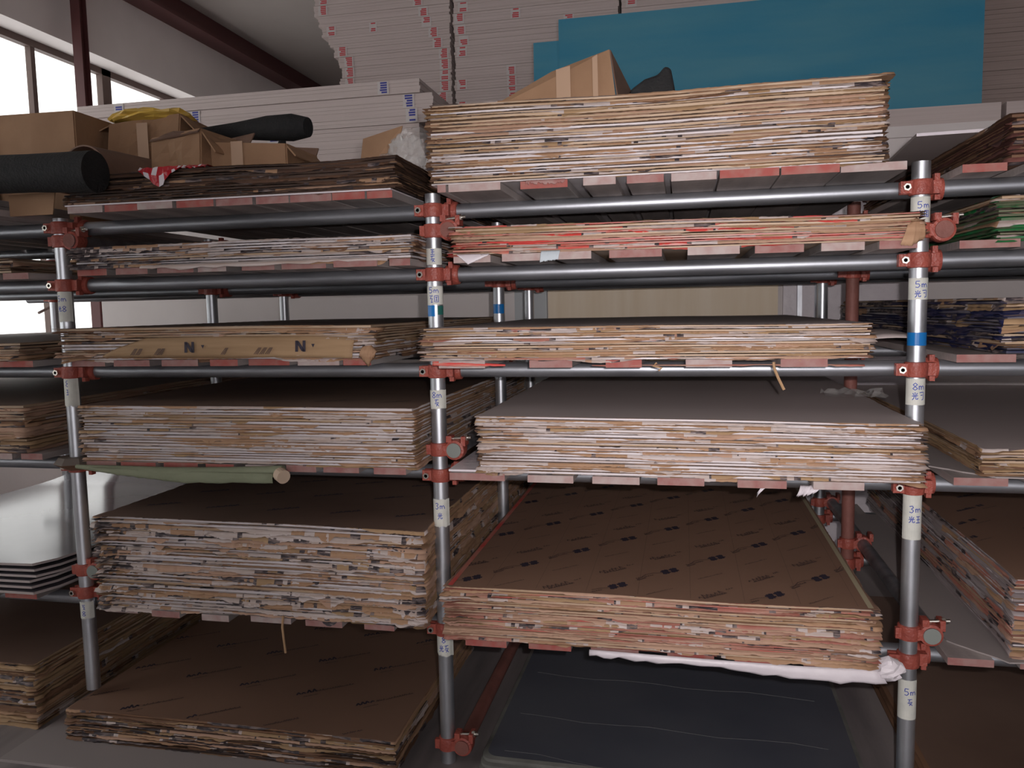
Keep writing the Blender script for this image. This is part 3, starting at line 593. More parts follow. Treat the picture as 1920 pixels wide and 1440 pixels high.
flap([(1.345, -.168, 1.71), (1.365, -.168, 1.725), (1.385, -.165, 1.715)], [(1.325, -.178, 1.655), (1.35, -.185, 1.650), (1.387, -.172, 1.672)], K1, 'paper_scrap', 'tan paper flap folded over the right end of the red edged stack', 'paper', bulge=.008, seed=5, jag=.002)
flap([(.52, -.202, 1.347), (1.0, -.203, 1.347), (1.24, -.2, 1.345)], [(.52, -.206, 1.343), (1.0, -.206, 1.343), (1.24, -.205, 1.340)], KRP, 'paper_strip', 'reddish strip along the bottom of the eye level right stack', 'paper', bulge=.002, seed=6, jag=.002)
flap([(.05, -.204, 1.362), (.14, -.206, 1.358), (.27, -.205, 1.350)], [(.05, -.208, 1.348), (.14, -.21, 1.344), (.27, -.207, 1.345)], KR, 'paper_strip', 'dark red strip under the left end of the eye level right stack', 'paper', bulge=.002, seed=7, jag=.001)
# white crumpled film under the lower right stack
flap([(.50, -.176, .500), (.8, -.178, .497), (1.1, -.178, .495), (1.30, -.176, .50)], [(.50, -.180, .484), (.62, -.18, .478), (.80, -.182, .476), (.95, -.182, .468), (1.15, -.185, .456), (1.32, -.182, .462)], WHT, 'white_film', 'white crumpled film hanging under the reddish lower right stack', 'film', bulge=.004, seed=8, jag=.005)
m = MB(); r = random.Random(9); L = []; nu, nv = 14, 9
for i in range(nu):
    for j in range(nv):
        a = 2*PI*i/nu; f = j/(nv-1); rr = math.sin(f*PI)**.7*(.034+r.uniform(-.008, .010)); L.append((1.325+rr*math.cos(a)*1.1, -.165+rr*math.sin(a)*.8, .462+f*.075))
m.add(L, [(i*nv+j, ((i+1) % nu)*nv+j, ((i+1) % nu)*nv+j+1, i*nv+j+1) for i in range(nu) for j in range(nv-1)], WHT)
tag(origin(m.build('film_lump'), (1.325, -.165, .462)), 'bunched white film at the right corner under the reddish stack', 'film')
for (a, b, zt_, s_, lb) in ((.985, 1.01, .997, 1, 'curled white paper tatter hanging below the white streaked right stack, left one'), (1.09, 1.15, .995, 2, 'torn white paper tatter hanging below the white streaked right stack, right one')):
    flap([(a, -.155, zt_+.012), (b, -.156, zt_+.012)], [(a-.012, -.165, zt_-.022), (b-.03, -.16, zt_-.008)], WHT, 'paper_tatter', lb, 'paper', bulge=.012, seed=s_, jag=.006)
# ragged cream paper under the second-shelf stacks
flap([(.12, -.163, 1.672), (.16, -.165, 1.672), (.22, -.163, 1.671)], [(.125, -.172, 1.668), (.158, -.18, 1.640), (.215, -.17, 1.664)], WHT, 'paper_tatter', 'white torn paper tip hanging at the left end of the red edged stack', 'paper', bulge=.004, seed=3, jag=.001)
flap([(.375, -.178, 1.672), (.43, -.178, 1.672)], [(.372, -.186, 1.640), (.425, -.186, 1.646)], mat('pale_blue_paper', (.50, .56, .60), .6), 'paper_tag', 'pale blue-white paper tag hanging under the red edged stack', 'paper', bulge=.003, seed=3, jag=.002)
flap([(.24+.10, -.207, ZP[0]+.021), (.45, -.207, ZP[0]+.021)], [(.34, -.210, ZP[0]+.012), (.45, -.210, ZP[0]+.010)], ENDP, 'peeling_paint', 'peeling pink paint on a plank end under the thick top right stack', 'paint', bulge=.002, seed=13, jag=.005)
flap([(-.95, -.14, 1.674), (-.6, -.142, 1.674), (-.1, -.14, 1.674)], [(-.95, -.15, 1.665), (-.8, -.15, 1.657), (-.4, -.15, 1.662), (-.1, -.15, 1.664)], KW, 'paper_strip', 'ragged pale paper hanging under the black and white stack, left bay', 'paper', bulge=.004, seed=14, jag=.004)
def strip(pts, label, wd=.004, name='bamboo_strip', mm=BAMB):
    m = MB(); m.tube(pts, wd, mm, 6); tag(origin(m.build(name), pts[0]), label, 'strip')
strip([(1.01, -.207, 1.352), (1.012, -.209, 1.335), (1.022, -.211, 1.31), (1.037, -.215, 1.278)], 'thin brown strip hanging below the eye level right stack')
strip([(.70, -.206, 1.352), (.69, -.209, 1.344), (.715, -.208, 1.337), (.705, -.21, 1.330)], 'short curled brown strip poking from the eye level right stack', .003)
strip([(-.50, -.152, .53), (-.502, -.157, .495), (-.497, -.160, .45), (-.492, -.162, .41)], 'thin brown strip hanging below the tall black flecked stack')
# white board poking out left under the fourth-shelf right stack
m = MB(); m.box((.078, -.165, 0), (.185-.0, .55, .006), WHT); m.box((.10, .55, 0), (.183, 1.6, .006), WHT); o = m.build('white_board'); o.location = (0, 0, ZP[3]+.0225)
tag(o, 'white board sticking out left of the white streaked right stack', 'board')
# grey board sticking out right of the eye-level stack
m = MB(); L = []
for i in range(9):
    for j in range(9):
        u, v = i/8, j/8; L.append((1.26+.19*u, .05+.55*v, 1.395+.028*math.sin(u*2.6)*math.sin(v*3+.4)+.0*u))
m.add(L, [(i*9+j, (i+1)*9+j, (i+1)*9+j+1, i*9+j+1) for i in range(8) for j in range(8)], TG); o = m.build('bent_board', smooth=True); s_ = o.modifiers.new('t', 'SOLIDIFY'); s_.thickness = .003
tag(origin(o, (1.26, .05, 1.395)), 'thin grey bent board jutting right from the eye level right stack', 'board')
# white wispy film pieces lying on the fourth-shelf right stack
m = MB(); r = random.Random(12); L = []
for i in range(10):
    for j in range(6): L.append((1.245+.022*i+r.uniform(-.006, .006), .36+.035*j+r.uniform(-.006, .006), 1.192+r.random()**2*.022))
m.add(L, [(i*6+j, (i+1)*6+j, (i+1)*6+j+1, i*6+j+1) for i in range(9) for j in range(5)], CLR)
tag(origin(m.build('clear_film_scrap'), (1.25, .36, 1.19)), 'crumpled clear film scrap on top of the white streaked right stack', 'film')
# sage rolled cloth under the left fourth-shelf stack
m = MB(); r = random.Random(2)
pts = [(-1.24+.19*i, -.150-.008*math.sin(i), 1.006-.012*math.sin(i*PI/4.0)) for i in range(5)]
m.tube(pts, .020, CLOTHG, 12, [.35, .85, 1.0, 1.0, .95]); o = m.build('cloth_roll', smooth=True); tag(origin(o, pts[0]), 'sage green rolled cloth tucked under the pale left stack', 'cloth')
MB().cyl((-.485, -.158, 1.000), (-.462, -.175, .994), .0225, mat('roll_end_cream', (.56, .43, .32), .7), 16).build('roll_end', o).location = (-pts[0][0], -pts[0][1], -pts[0][2])
flap([(-1.18, -.170, 1.01), (-.9, -.172, 1.005), (-.50, -.172, 1.005)], [(-1.10, -.174, .990), (-.83, -.176, .966), (-.50, -.176, .974)], CLOTHG, 'cloth_flap', 'hanging sage cloth edge below the pale left stack', 'cloth', bulge=.004, seed=5, jag=.002)

# ---------------------------------------------------------------- sheets with other shapes
# white board under the floor stack, charcoal sheets on the floor, cream-grey boards at right
m = MB(); m.box((-1.52, -.28, .0005), (-.25, 1.4, .011), mat('pale_board', (.36, .32, .31), .6)); tag(origin(m.build('pale_board'), (-.9, -.28, 0)), 'pale board on the floor under the brown left floor stack', 'board')
def rounded_sheet(x0, x1, y0, y1, z, t, mm, rim, rz=0, rad=.04, puff=.0):
    n = 6; P = []
    for cx, cy, a0 in ((x1-rad, y1-rad, 0), (x0+rad, y1-rad, PI/2), (x0+rad, y0+rad, PI), (x1-rad, y0+rad, 1.5*PI)):
        P += [(cx+rad*math.cos(a0+PI/2*i/n)-x0, cy+rad*math.sin(a0+PI/2*i/n)-y0) for i in range(n+1)]
    m = MB(); N = len(P); vs = [(x, y, 0) for x, y in P]+[(x, y, t*.7) for x, y in P]; cx, cy = (x1-x0)/2, (y1-y0)/2
    vs += [(cx+(x-cx)*.975, cy+(y-cy)*.985, t) for x, y in P]
    m.add(vs, [tuple(range(N))[::-1]]+[(i, (i+1) % N, N+(i+1) % N, N+i) for i in range(N)]+[(N+i, N+(i+1) % N, 2*N+(i+1) % N, 2*N+i) for i in range(N)], rim)
    m.add(vs[2*N:], [tuple(range(N))], mm); o = m.build('sheet', smooth=True); o.location = (x0, y0, z); o.rotation_euler = (0, 0, rz); return o
g = 'charcoal wrapped sheets on the floor'
for i in range(4):
    o = rounded_sheet(.115+.004*i, 1.335-.004*i, -.10+.012*i, 1.72, .001+.0155*i, .015, DARKS, DUST, -.012); o.name = 'charcoal_sheet'
    tag(o, 'topmost charcoal film wrapped sheet on the floor of the right bay' if i == 3 else ['bottom', 'second from bottom', 'second from top'][i]+' charcoal film wrapped sheet on the floor', 'sheet', g)
    if i == 3:
        m = MB(); r = random.Random(4)
        for q in range(3):
            yy = [.05, .29, .62][q]; pts = [(.07+.115*j, yy+.010*math.sin(j*1.7+q)-.012*j*(1 if q == 0 else .3), .0156) for j in range(10)]
            m.tube(pts, .0008, mat('film_crease', (.13, .13, .13), .5), 4)
        m.build('film_crease', o)
for i in range(3):
    o = rounded_sheet(1.50+.01*i, 2.75, -.04+.02*i, 1.74, .001+.012*i, .011, TDB, KB, 0.0, .01); o.name = 'brown_sheet'
    tag(o, ['bottom', 'middle', 'topmost'][i]+' brown wrapped sheet on the floor right of the right post', 'sheet', 'brown sheets on the floor at right')
# glossy opal sheets in the far left bay, sagging towards the front corner
g = 'glossy opal sheets at the far left'
for i in range(6):
    m = MB(); L = []; nx_, ny_ = 26, 22; x0, x1, y0, y1 = -2.74+.01*i, -1.475-.012*(i % 3), -.08+.006*i, 1.74; tt = .009
    for lay in (0, 1):
        for a in range(nx_+1):
            for b in range(ny_+1):
                u, v = a/nx_, b/ny_; x = x0+(x1-x0)*u; y = y0+(y1-y0)*v
                cr = max(0, (u-.9)/.1); cf = max(0, (.08-v)/.08); inx = 1-.035*max(0, cf*cr)*1.4
                y += .05*cf*cr*0; x -= .045*cf*cf*max(0, (u-.9)/.1)
                z = ZP[4]+.030+i*.0155+.012*math.sin(u*PI*.9)*math.sin(v*PI)-.018*max(0, (u-.88)/.12)**2*0-.012*max(0, (.12-v)/.12)**2*(1 if i > 2 else 0)*0
                z += .022*u*(1-v)**3*(i/6)+.055*(max(0, v-.72)/.28)**1.6*(i/5.)
                L.append((x, y, z+(tt if lay else 0)))
    W_ = (nx_+1)*(ny_+1); I = lambda a, b, l=0: l*W_+a*(ny_+1)+b
    m.add(L, [(I(a, b, 1), I(a+1, b, 1), I(a+1, b+1, 1), I(a, b+1, 1)) for a in range(nx_) for b in range(ny_)]+[(I(a, b), I(a, b+1), I(a+1, b+1), I(a+1, b)) for a in range(nx_) for b in range(ny_)], OPAL)
    m.add(L, [(I(a, 0), I(a+1, 0), I(a+1, 0, 1), I(a, 0, 1)) for a in range(nx_)]+[(I(nx_, b), I(nx_, b+1), I(nx_, b+1, 1), I(nx_, b, 1)) for b in range(ny_)]+[(I(a+1, ny_), I(a, ny_), I(a, ny_, 1), I(a+1, ny_, 1)) for a in range(nx_)]+[(I(0, b+1), I(0, b), I(0, b, 1), I(0, b+1, 1)) for b in range(ny_)], OPALE)
    o = m.build('opal_sheet', smooth=True); origin(o, (x0, y0, ZP[4]+.03+i*.0155))
    tag(o, 'topmost glossy opal sheet left of the left post, lowest shelf' if i == 5 else ['bottom', 'second from bottom', 'third from bottom', 'third from top', 'second from top'][i]+' glossy opal sheet left of the left post', 'sheet', g)
# brown board overhanging the top right stack
m = MB(); m.box((0, 0, 0), (1.2, 1.15, .009), TG, ends=WHT); o = m.build('brown_board'); o.location = (1.455, .20, 1.9985); o.rotation_euler = (0, 0, -.06); tag(o, 'brown board with a white edge overhanging left from the far right top stack', 'board')
# torn grey boards under the right-hand fourth and lowest stacks
def torn_board(x0, y0, x1, y1, z, label, seed, cut=.2):
    r = random.Random(seed); P = []
    P += [(x0+cut, y0)]
    for i in range(1, 12): P.append((x0+cut+(x1-x0-cut)*i/12, y0+r.uniform(-.006, .010)))
    P += [(x1, y0), (x1, y1), (x0, y1), (x0, y0+cut*1.1)]
    for i in range(1, 6): P.append((x0+cut*i/6, y0+cut*1.1*(1-i/6)+r.uniform(-.006, .006)))
    m = MB(); m.prism([(a-x0, b-y0) for a, b in P], 0, .004, mat('grey_torn_board', (.34, .30, .29), .7)); o = m.build('torn_board'); o.location = (x0, y0, z); tag(o, label, 'board'); return o
# the planks stop short here, so the boards lie just over the plank tops
torn_board(1.475, -.085, 2.4, 1.5, ZP[3]+.0222-.0218-.0+.0218, 'grey torn board jutting left under the far right fourth shelf stack', 1, .13)
torn_board(1.53, -.10, 2.4, 1.5, ZP[4]+.0222, 'pale torn board jutting left under the film wrapped far right stack', 2, .12)

# ---------------------------------------------------------------- clutter on the top shelf
def slab(corners, t, mm, mm2=None):
    """a bent cardboard panel from four world corners"""
    m = MB(); a, b, c, d = [Vector(p) for p in corners]; n = (b-a).cross(d-a).normalized()*t
    m.add([a, b, c, d, a+n, b+n, c+n, d+n], [(3, 2, 1, 0), (4, 5, 6, 7), (0, 1, 5, 4), (1, 2, 6, 5), (2, 3, 7, 6), (3, 0, 4, 7)], mm); return m
def carton(x0, x1, y0, y1, z0, z1, label, flaps=(), rz=0., tape=True, sk=(0, 0), dent=.0):
    root = thing('carton', label, 'box', (x0, y0, z0), rz); W, D, H = x1-x0, y1-y0, z1-z0; t = .005
    def S3(x, y, z): return (x+sk[0]*z/H, y, z+sk[1]*x/W*(z/H))
    def panel(q, nm='panel', mm=CARD):
        m = MB(); a = [Vector(S3(*p)) for p in q]; n = (a[1]-a[0]).cross(a[3]-a[0]).normalized()*t
        nu = 6; L = []
        for lay in (0, 1):
            for i in range(nu+1):
                for j in range(nu+1):
                    u, v = i/nu, j/nu; p = (a[0]*(1-u)+a[1]*u)*(1-v)+(a[3]*(1-u)+a[2]*u)*v; p = p+n*lay+n.normalized()*(dent*math.sin(u*PI)*math.sin(v*PI)*math.sin(u*9+v*5+x0*7)); L.append(p)
        I = lambda i, j, l=0: l*(nu+1)**2+i*(nu+1)+j
        m.add(L, [(I(i, j, 1), I(i+1, j, 1), I(i+1, j+1, 1), I(i, j+1, 1)) for i in range(nu) for j in range(nu)]+[(I(i, j), I(i, j+1), I(i+1, j+1), I(i+1, j)) for i in range(nu) for j in range(nu)]
              +[(I(i, 0), I(i+1, 0), I(i+1, 0, 1), I(i, 0, 1)) for i in range(nu)]+[(I(i+1, nu), I(i, nu), I(i, nu, 1), I(i+1, nu, 1)) for i in range(nu)]+[(I(0, j+1), I(0, j), I(0, j, 1), I(0, j+1, 1)) for j in range(nu)]+[(I(nu, j), I(nu, j+1), I(nu, j+1, 1), I(nu, j, 1)) for j in range(nu)], mm)
        return m.build(nm, root)
    panel([(0, 0, 0), (W, 0, 0), (W, 0, H), (0, 0, H)]); panel([(W, D, 0), (0, D, 0), (0, D, H), (W, D, H)]); panel([(0, D, 0), (0, 0, 0), (0, 0, H), (0, D, H)]); panel([(W, 0, 0), (W, D, 0), (W, D, H), (W, 0, H)])
    panel([(0, D, 0), (W, D, 0), (W, 0, 0), (0, 0, 0)])
    for f in flaps:
        L_, a = f[1], f[2]; c, s = math.cos(a)*L_, math.sin(a)*L_
        if f[0] == 'f': panel([(0, 0, H), (W, 0, H), (W, -c, H+s), (0, -c, H+s)], 'flap', CARDD)
        if f[0] == 'b': panel([(W, D, H), (0, D, H), (0, D+c, H+s), (W, D+c, H+s)], 'flap', CARDD)
        if f[0] == 'l': panel([(0, D, H), (0, 0, H), (-c, 0, H+s), (-c, D, H+s)], 'flap', CARD)
        if f[0] == 'r': panel([(W, 0, H), (W, D, H), (W+c, D, H+s), (W+c, 0, H+s)], 'flap', CARD)
        if f[0] == 't': panel([(0, 0, H), (W, 0, H), (W, D, H), (0, D, H)], 'flap', CARD)
    if tape:
        xx = W*tape if tape is not True else W*.55
        MB().box((xx, -t-.0022-dent, H*.02), (xx+.045, -t-.0012-dent, H*.98), TAPE).build('tape_strip', root)
    return root
ZT1 = ZP[0]+.0225
ZL1 = ST_['L1'][1][-1][1]+.004          # top of the dark stack
carton(-2.05, -1.50, .24, .72, ZT1, 2.29, 'big tan carton with closed flaps above the far left shelf', [('t', 0, 0)], .04, .30, dent=.006)
carton(-1.49, -1.20, .40, .75, ZL1, 2.27, 'crushed open carton on the dark stack right of the big carton', [('r', .16, -.75), ('l', .10, -.35), ('b', .08, .5)], .12, .55, (.035, .03), .022)
# curled cardboard arch
def arch(x0, x1, yc, rad, z0, label, mm=CARDD, a0=.0, a1=PI, ry=1.0, rz=0., t=.005, name='cardboard_arch'):
    m = MB(); n = 24; L = []
    for i in range(n+1):
        a = a0+(a1-a0)*i/n
        for (rr) in (rad, rad-t): L += [(rad-rr*math.cos(a)*ry, 0, rr*math.sin(a)), (rad-rr*math.cos(a)*ry, x1-x0, rr*math.sin(a)*.92)]
    m.add(L, [q for i in range(n) for q in ((4*i, 4*i+1, 4*i+5, 4*i+4), (4*i+2, 4*i+6, 4*i+7, 4*i+3), (4*i, 4*i+4, 4*i+6, 4*i+2), (4*i+1, 4*i+3, 4*i+7, 4*i+5))], mm)
    o = m.build(name, smooth=True); o.location = (yc, 0, z0); o.rotation_euler = (0, 0, rz); return o
o = arch(0, .36, -1.42, .125, ZL1, ''); o.location = (-1.40, .04, ZL1); tag(o, 'curled dark cardboard arch in front of the crushed carton', 'cardboard'); o.rotation_euler = (0, 0, -.25); o.scale = (1.1, 1, 1.05)
o = arch(0, .12, -1.2, .05, ZL1, '', CARD); o.location = (-1.25, -.01, ZL1); tag(o, 'small curled tan cardboard piece below the cardboard arch', 'cardboard')
carton(-1.105, -.905, .16, .46, ZL1, 2.145, 'small open carton with an arched side on the dark stack', [('f', .02, -.6), ('b', .06, .9), ('r', .10, -.9)], -.05, False, (.01, .02), .014)
carton(-.885, -.60, .20, .45, ZL1, 2.125, 'low tan carton with a tape strip, rightmost on the dark stack', [('b', .05, 1.0), ('r', .06, -.9)], .02, .28, (0, -.02), .004)
o = arch(0, .30, -1, .10, ZL1, '', CARD); o.location = (-1.01, .52, ZL1); o.scale = (1.0, 1, 1.9); tag(o, 'tall arched cardboard sheet behind the small open carton', 'cardboard')
# plastics
def blob(name, label, cat, c, r_, mm, seed, jag=.25, flat=1., nu=18, nv=11, base=True):
    r = random.Random(seed); m = MB(); L = []
    for i in range(nu):
        for j in range(nv):
            a = 2*PI*i/nu; f = j/(nv-1); k = 1+r.uniform(-jag, jag) if 0 < j < nv-1 else 1
            e = math.sin(f*PI)**.75; z = (1-math.cos(f*PI))*.5
            L.append((r_[0]*e*math.cos(a)*k, r_[1]*e*math.sin(a)*k, r_[2]*2*z*(k if j > nv//2 else 1)))
    m.add(L, [(i*nv+j, ((i+1) % nu)*nv+j, ((i+1) % nu)*nv+j+1, i*nv+j+1) for i in range(nu) for j in range(nv-1)], mm)
    o = m.build(name, smooth=False); o.location = c; tag(o, label, cat); return o
blob('plastic_bag', 'yellow plastic bag lying on the crushed carton', 'bag', (-1.33, .50, 2.275), (.17, .13, .030), YEL, 1, .12)
blob('plastic_bag', 'pale yellow plastic sheet behind the small open carton', 'bag', (-1.14, .72, 2.16), (.10, .06, .045), PALEY, 2, .1)
blob('plastic_bag', 'red plastic bag on the left end of the dark stack', 'bag', (-1.20, -.01, ZL1), (.075, .04, .016), REDP, 3, .15)
m = MB(); r = random.Random(8); L = []; nn = 26
for i in range(nn+1):
    x = -.92+.24*i/nn; dpt = (.052*math.exp(-((i-7)/4.5)**2)+.008*r.random())
    L += [(x, -.06, ZL1+.002), (x, -.158, ZL1+.004+.005*r.random()), (x, -.168-.004*r.random(), ZL1-.4*dpt), (x+r.uniform(-.003, .003), -.166, ZL1-dpt)]
m.add(L, [(4*i+j, 4*i+j+1, 4*i+5+j, 4*i+4+j) for i in range(nn) for j in range(3)], REDP)
k_ = m.mi(WHT)
for q in range(len(m.m)):
    if r.random() < .35: m.m[q] = k_
tag(origin(m.build('torn_film'), (-.92, -.1, ZL1)), 'torn red and white film hanging over the front edge of the dark stack', 'film')
# black rolls
m = MB(); pts = [(-1.95+.23*i, -.225+.003*math.sin(i*2), 1.977+.004*math.sin(i*.9)-.003*i) for i in range(5)]
m.tube(pts, .061, BLK, 24, [1, .97, 1., .98, 1.06]); o = m.build('fabric_roll', smooth=True); tag(origin(o, pts[0]), 'thick black fabric roll lying at the far left, in front of the big carton', 'roll')
m = MB(); pts = [(-1.66, .62, 2.262), (-1.45, .60, 2.258), (-1.2, .58, 2.25), (-1.0, .57, 2.25), (-.86, .565, 2.25), (-.75, .56, 2.245), (-.68, .555, 2.24)]
m.tube(pts, .048, BLK, 18, [.25, .35, .45, .7, 1.0, 1.1, .8]); o = m.build('fabric_roll', smooth=True); tag(origin(o, pts[0]), 'long black tapered bundle lying behind the cartons on the dark stack', 'roll')
m = MB(); m.tube([(-.80, .57, 2.20), (-.80, .54, 2.13), (-.72, .52, 2.07), (-.6, .5, ZL1+.025)], .028, BLK, 8, [.5, 1, .8, .6]); m.tube([(-.97, .55, 2.21), (-.97, .54, ZL1+.03)], .02, BLK, 8); o = m.build('black_cloth'); tag(origin(o, (-.8, .57, 2.0)), 'black cloth trailing under the long black bundle', 'cloth')
blob('plastic_bag', 'crumpled white plastic under the end of the black bundle', 'bag', (-.72, .46, ZL1), (.11, .07, .055), CLR, 6, .3)
blob('black_cloth', 'small black cloth lump left of the torn cardboard flap', 'cloth', (-.445, .36, ZL1), (.035, .04, .032), BLK, 7, .2)
# cardboard flap and clear film at the right end of the dark stack
m = slab([(-.37, .30, ZL1), (-.25, .30, ZL1), (-.20, .31, 2.16), (-.37, .36, 2.135)], .005, CARD); tag(origin(m.build('cardboard_flap'), (-.31, .30, ZL1)), 'upright piece of tan cardboard left of the clear film', 'cardboard')
m = MB(); r = random.Random(21); L = []; nu, nv = 22, 16
for i in range(nu+1):
    for j in range(nv+1):
        u, v = i/nu, j/nv; L.append((-.255+.20*u-.03*v*(1-u)+r.uniform(-.005, .005), .10+.15*math.sin(u*4+v*3)*.3+.25*v+r.uniform(-.012, .012), ZL1+.006+(.16*v**.8)*(.55+.5*math.sin(u*2.2+.4))+r.uniform(0, .012)))
m.add(L, [(i*(nv+1)+j, (i+1)*(nv+1)+j, (i+1)*(nv+1)+j+1, i*(nv+1)+j+1) for i in range(nu) for j in range(nv)], CLR)
tag(origin(m.build('clear_film'), (-.2, .1, ZL1)), 'crumpled clear plastic film between the dark stack and the thick tan stack', 'film')
blob('clear_film', 'glossy bulge of clear film beside the left edge of the thick tan stack', 'film', (-.118, .10, ZL1-.02), (.055, .07, .055), CLR, 15, .3)
# flattened carton and black cloth on the thick top right stack
ZR1 = ST_['R1'][1][-1][1]+.007
CB = thing('flattened_carton', 'flattened tan carton with tape, propped on the thick top right stack', 'box', (.10, .12, ZR1))
def loc_(P, o=(.10, .12, ZR1)): return [tuple(Vector(p)-Vector(o)) for p in P]
slab(loc_([(.05, .12, ZR1), (.575, .10, ZR1+.0), (.545, .16, ZR1+.215), (.36, .17, ZR1+.165)]), .005, CARD).build('panel', CB)
slab(loc_([(.58, .10, ZR1), (.63, .30, ZR1), (.60, .30, ZR1+.12), (.545, .16, ZR1+.215)]), .004, CARDD).build('panel', CB)
slab(loc_([(.13, .12, ZR1), (.36, .17, ZR1+.165), (.40, .34, ZR1+.10), (.16, .34, ZR1)]), .004, CARDD).build('flap', CB)
for xa, wd_ in ((.385, .045), (.50, .016)):
    f = lambda x, z: Vector((x, .118-.02*(x-.05)/.52+.052*z/.2-.011, ZR1+z))
    m = MB(); a, b, c, d = f(xa, .002), f(xa+wd_, .002), f(xa+wd_-.008, .172+(xa-.385)*.25), f(xa-.008, .163+(xa-.385)*.25); m.add(loc_([a, b, c, d]), [(0, 1, 2, 3)], TAPE); m.build('tape_strip', CB)
m = MB(); r = random.Random(31); L = []; nu, nv = 16, 8
prof = [(.60, 0), (.605, .085), (.65, .115), (.69, .125), (.712, .15), (.73, .14), (.745, .06), (.745, 0)]
m.prism([(a-.6, b) for a, b in prof], 0, .12, BLK, axis=1); o = m.build('black_cloth', bevel=.008); o.location = (.605, .14, ZR1); tag(o, 'folded black cloth right of the flattened carton on the thick stack', 'cloth')
# thin brown offcut leaning at right end of the thick stack
m = slab([(1.29, -.10, ZP[0]+.0225), (1.296, -.10, ZP[0]+.0225), (1.292, .4, ZP[0]+.10), (1.285, .4, ZP[0]+.10)], .004, CARDD)
# tan cardboard scrap hanging beside the left post top
m = slab([(-1.415, -.16, ZP[0]+.001), (-1.25, -.16, ZP[0]+.001), (-1.24, -.155, 1.92), (-1.42, -.155, 1.918)], .004, CARD); tag(origin(m.build('cardboard_scrap'), (-1.4, -.095, ZP[0]+.024)), 'tan cardboard scrap standing under the black fabric roll', 'cardboard')

# ---------------------------------------------------------------- packs of foam board on the deck
def pack(x0, x1, y0, d, z0, h, mm, label, grp, name='foam_board_pack', ink=None, marks=(), nb=4):
    root = thing(name, label, 'boards', (x0, y0, z0), 0, grp); r = random.Random(int(x0*100)+int(z0*1000)); hb = h/nb
    for i in range(nb):
        a = r.uniform(-.006, .006); m = MB(); m.box((a, r.uniform(0, .004), i*hb+.0004), (x1-x0+a, d, (i+1)*hb-.0005), mm); m.build('board', root)
    if ink:
        for (u, wd_) in marks:
            m = MB()
            a = h*.86
            m.box((u-.012, -.0025, h*.04), (u+wd_+.012, -.0018, h*.96), mat('sticker_white', (.58, .54, .53), .6))
            for q in range(5):      # rows of tiny bars like the printed lettering
                if r.random() < .85: z = h*(.12+.17*q); m.box((u+r.uniform(0, .3)*wd_, -.0035, z), (u+wd_, -.0027, z+h*.115), ink)
            m.build('sticker', root)['kind'] = 'stuff'
    return root
r = random.Random(77)
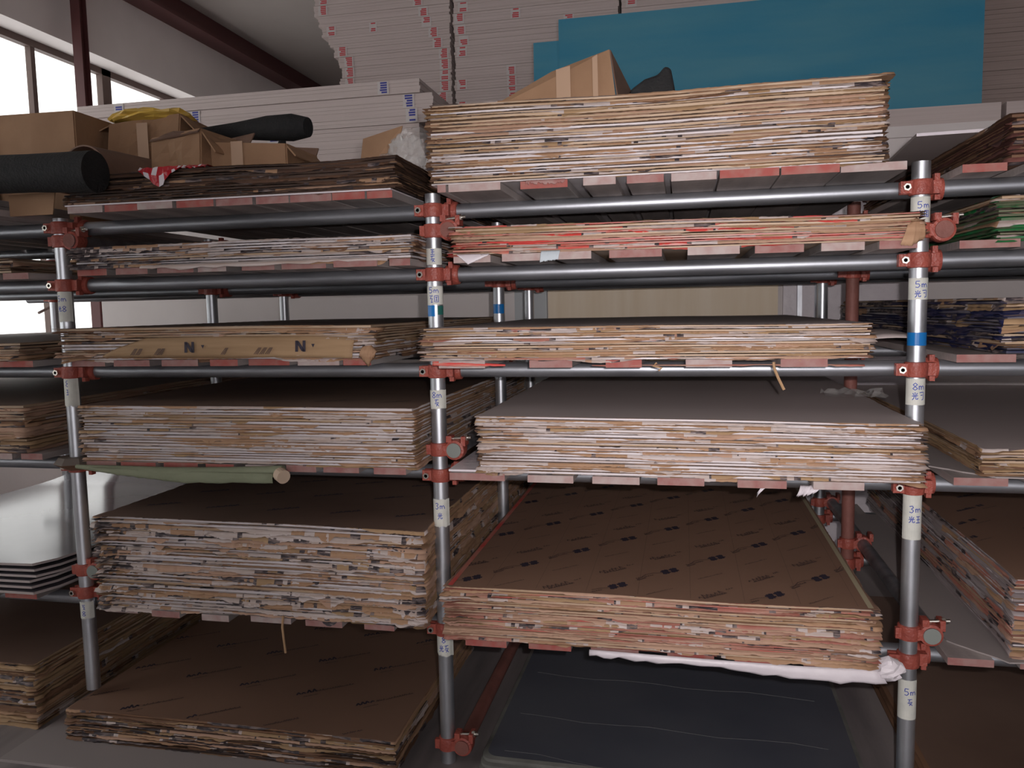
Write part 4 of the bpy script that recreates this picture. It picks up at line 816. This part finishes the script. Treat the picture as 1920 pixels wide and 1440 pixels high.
# red-stickered packs: two columns seen from the front, the left column ragged
H = .082; zz = ZD; i = 0; j_ = 0
def leftx(z): return -1.90-.0*z - (0.0 if z < 3.42 else min(.20, (z-3.42)*.5)) + r.uniform(-.012, .012)
while zz < 4.30:
    mk = [] if r.random() < .05 else [(.05+r.uniform(-.01, .01), .055)]
    if r.random() < .4: mk.append((.42+r.uniform(-.06, .06), .04))
    if r.random() < .75: mk.append((.84+r.uniform(-.02, .01), .055))
    a = leftx(zz); pack(a, -.985, 3.70, 1.2, zz+.0005, H-.001, PVC, ORD[i]+' red stickered pack up from the deck, left pile', 'red stickered packs in the left pile', ink=INKR, marks=mk)
    mk = [(.03+r.uniform(-.01, .02), .055)] if r.random() < .85 else []
    if r.random() < .5: mk.append((.42+r.uniform(-.05, .05), .05))
    if r.random() < .4: mk.append((.86+r.uniform(-.05, .05), .055))
    pack(-.955+r.uniform(-.008, .008), .305, 3.70, 1.2, zz+.0005, H-.001, PVC, ORD[i]+' red stickered pack up from the deck, middle pile', 'red stickered packs in the middle pile', ink=INKR, marks=mk)
    if zz > 3.3: pack(.33, 1.60, 3.70, 1.2, zz+.0005, H-.001, PVC, ORD[i]+' red stickered pack up from the deck, behind the blue foam boards', 'red stickered packs in the right pile', ink=INKR, marks=[(.04, .055)] if r.random() < .7 else [])
    elif zz < ZD+.01: pack(.33, 1.60, 3.70, 1.2, ZD+.0005, 3.3-ZD+.07-.03, PVC, 'tall white foam board pack hidden behind the blue foam boards', None, nb=8)
    zz += H; i += 1
# blue-stickered packs in front
bm = [[(.30, .05), (2.18, .05)], [(.42, .05), (.78, .05), (2.26, .05)], [(.42, .05), (1.32, .05), (2.26, .05)], [(.66, .05), (1.42, .06)], [(.32, .05), (1.5, .05), (2.1, .05)]]
hh = [.11, .10, .09, .09, .085]; zz = ZD; bm = bm[::-1]
for i in range(5):
    x1 = [-.80, -.83, -.72, -.74, -.82][i]
    pack(x1-2.44, x1, 2.40+.01*(i % 2), 1.18, zz+.0005, hh[i]-.0015, PVC, ['bottom', 'second from bottom', 'middle', 'second from top', 'topmost'][i]+' blue stickered white board pack on the deck', 'blue stickered packs', ink=INKB, marks=bm[i]); zz += hh[i]
pack(.02, 2.44, 2.40, 1.22, ZD+.0005, .098, PVC, 'white foam board pack under the blue foam boards', None, nb=1)
pack(2.46, 4.9, 2.40, 1.22, ZD+.0005, .098, PVC, 'white foam board pack on the deck at the far right', None, nb=1)
zz = ZD+.10
for i in range(11):
    pack(2.37+r.uniform(-.004, .004), 4.8, 2.55, 1.1, zz+.0005, .099, PVC_SHADED, ORD[i]+' grey-brown board pack from the bottom, right of the blue foam boards', 'grey-brown packs at the far right'); zz += .1
for (x0, x1, y, zt_, lb) in ((.045, 2.352, 2.44, 3.215, 'large blue foam board standing in front, above the right bay'), (-.115, 2.25, 2.475, 3.105, 'blue foam board standing behind, its left end showing')):
    m = MB(); m.box((0, 0, 0), (x1-x0, .030, zt_-(ZD+.10)), XPS); o = m.build('blue_foam_board', bevel=.002); o.location = (x0, y, ZD+.1003); tag(o, lb, 'foam board')
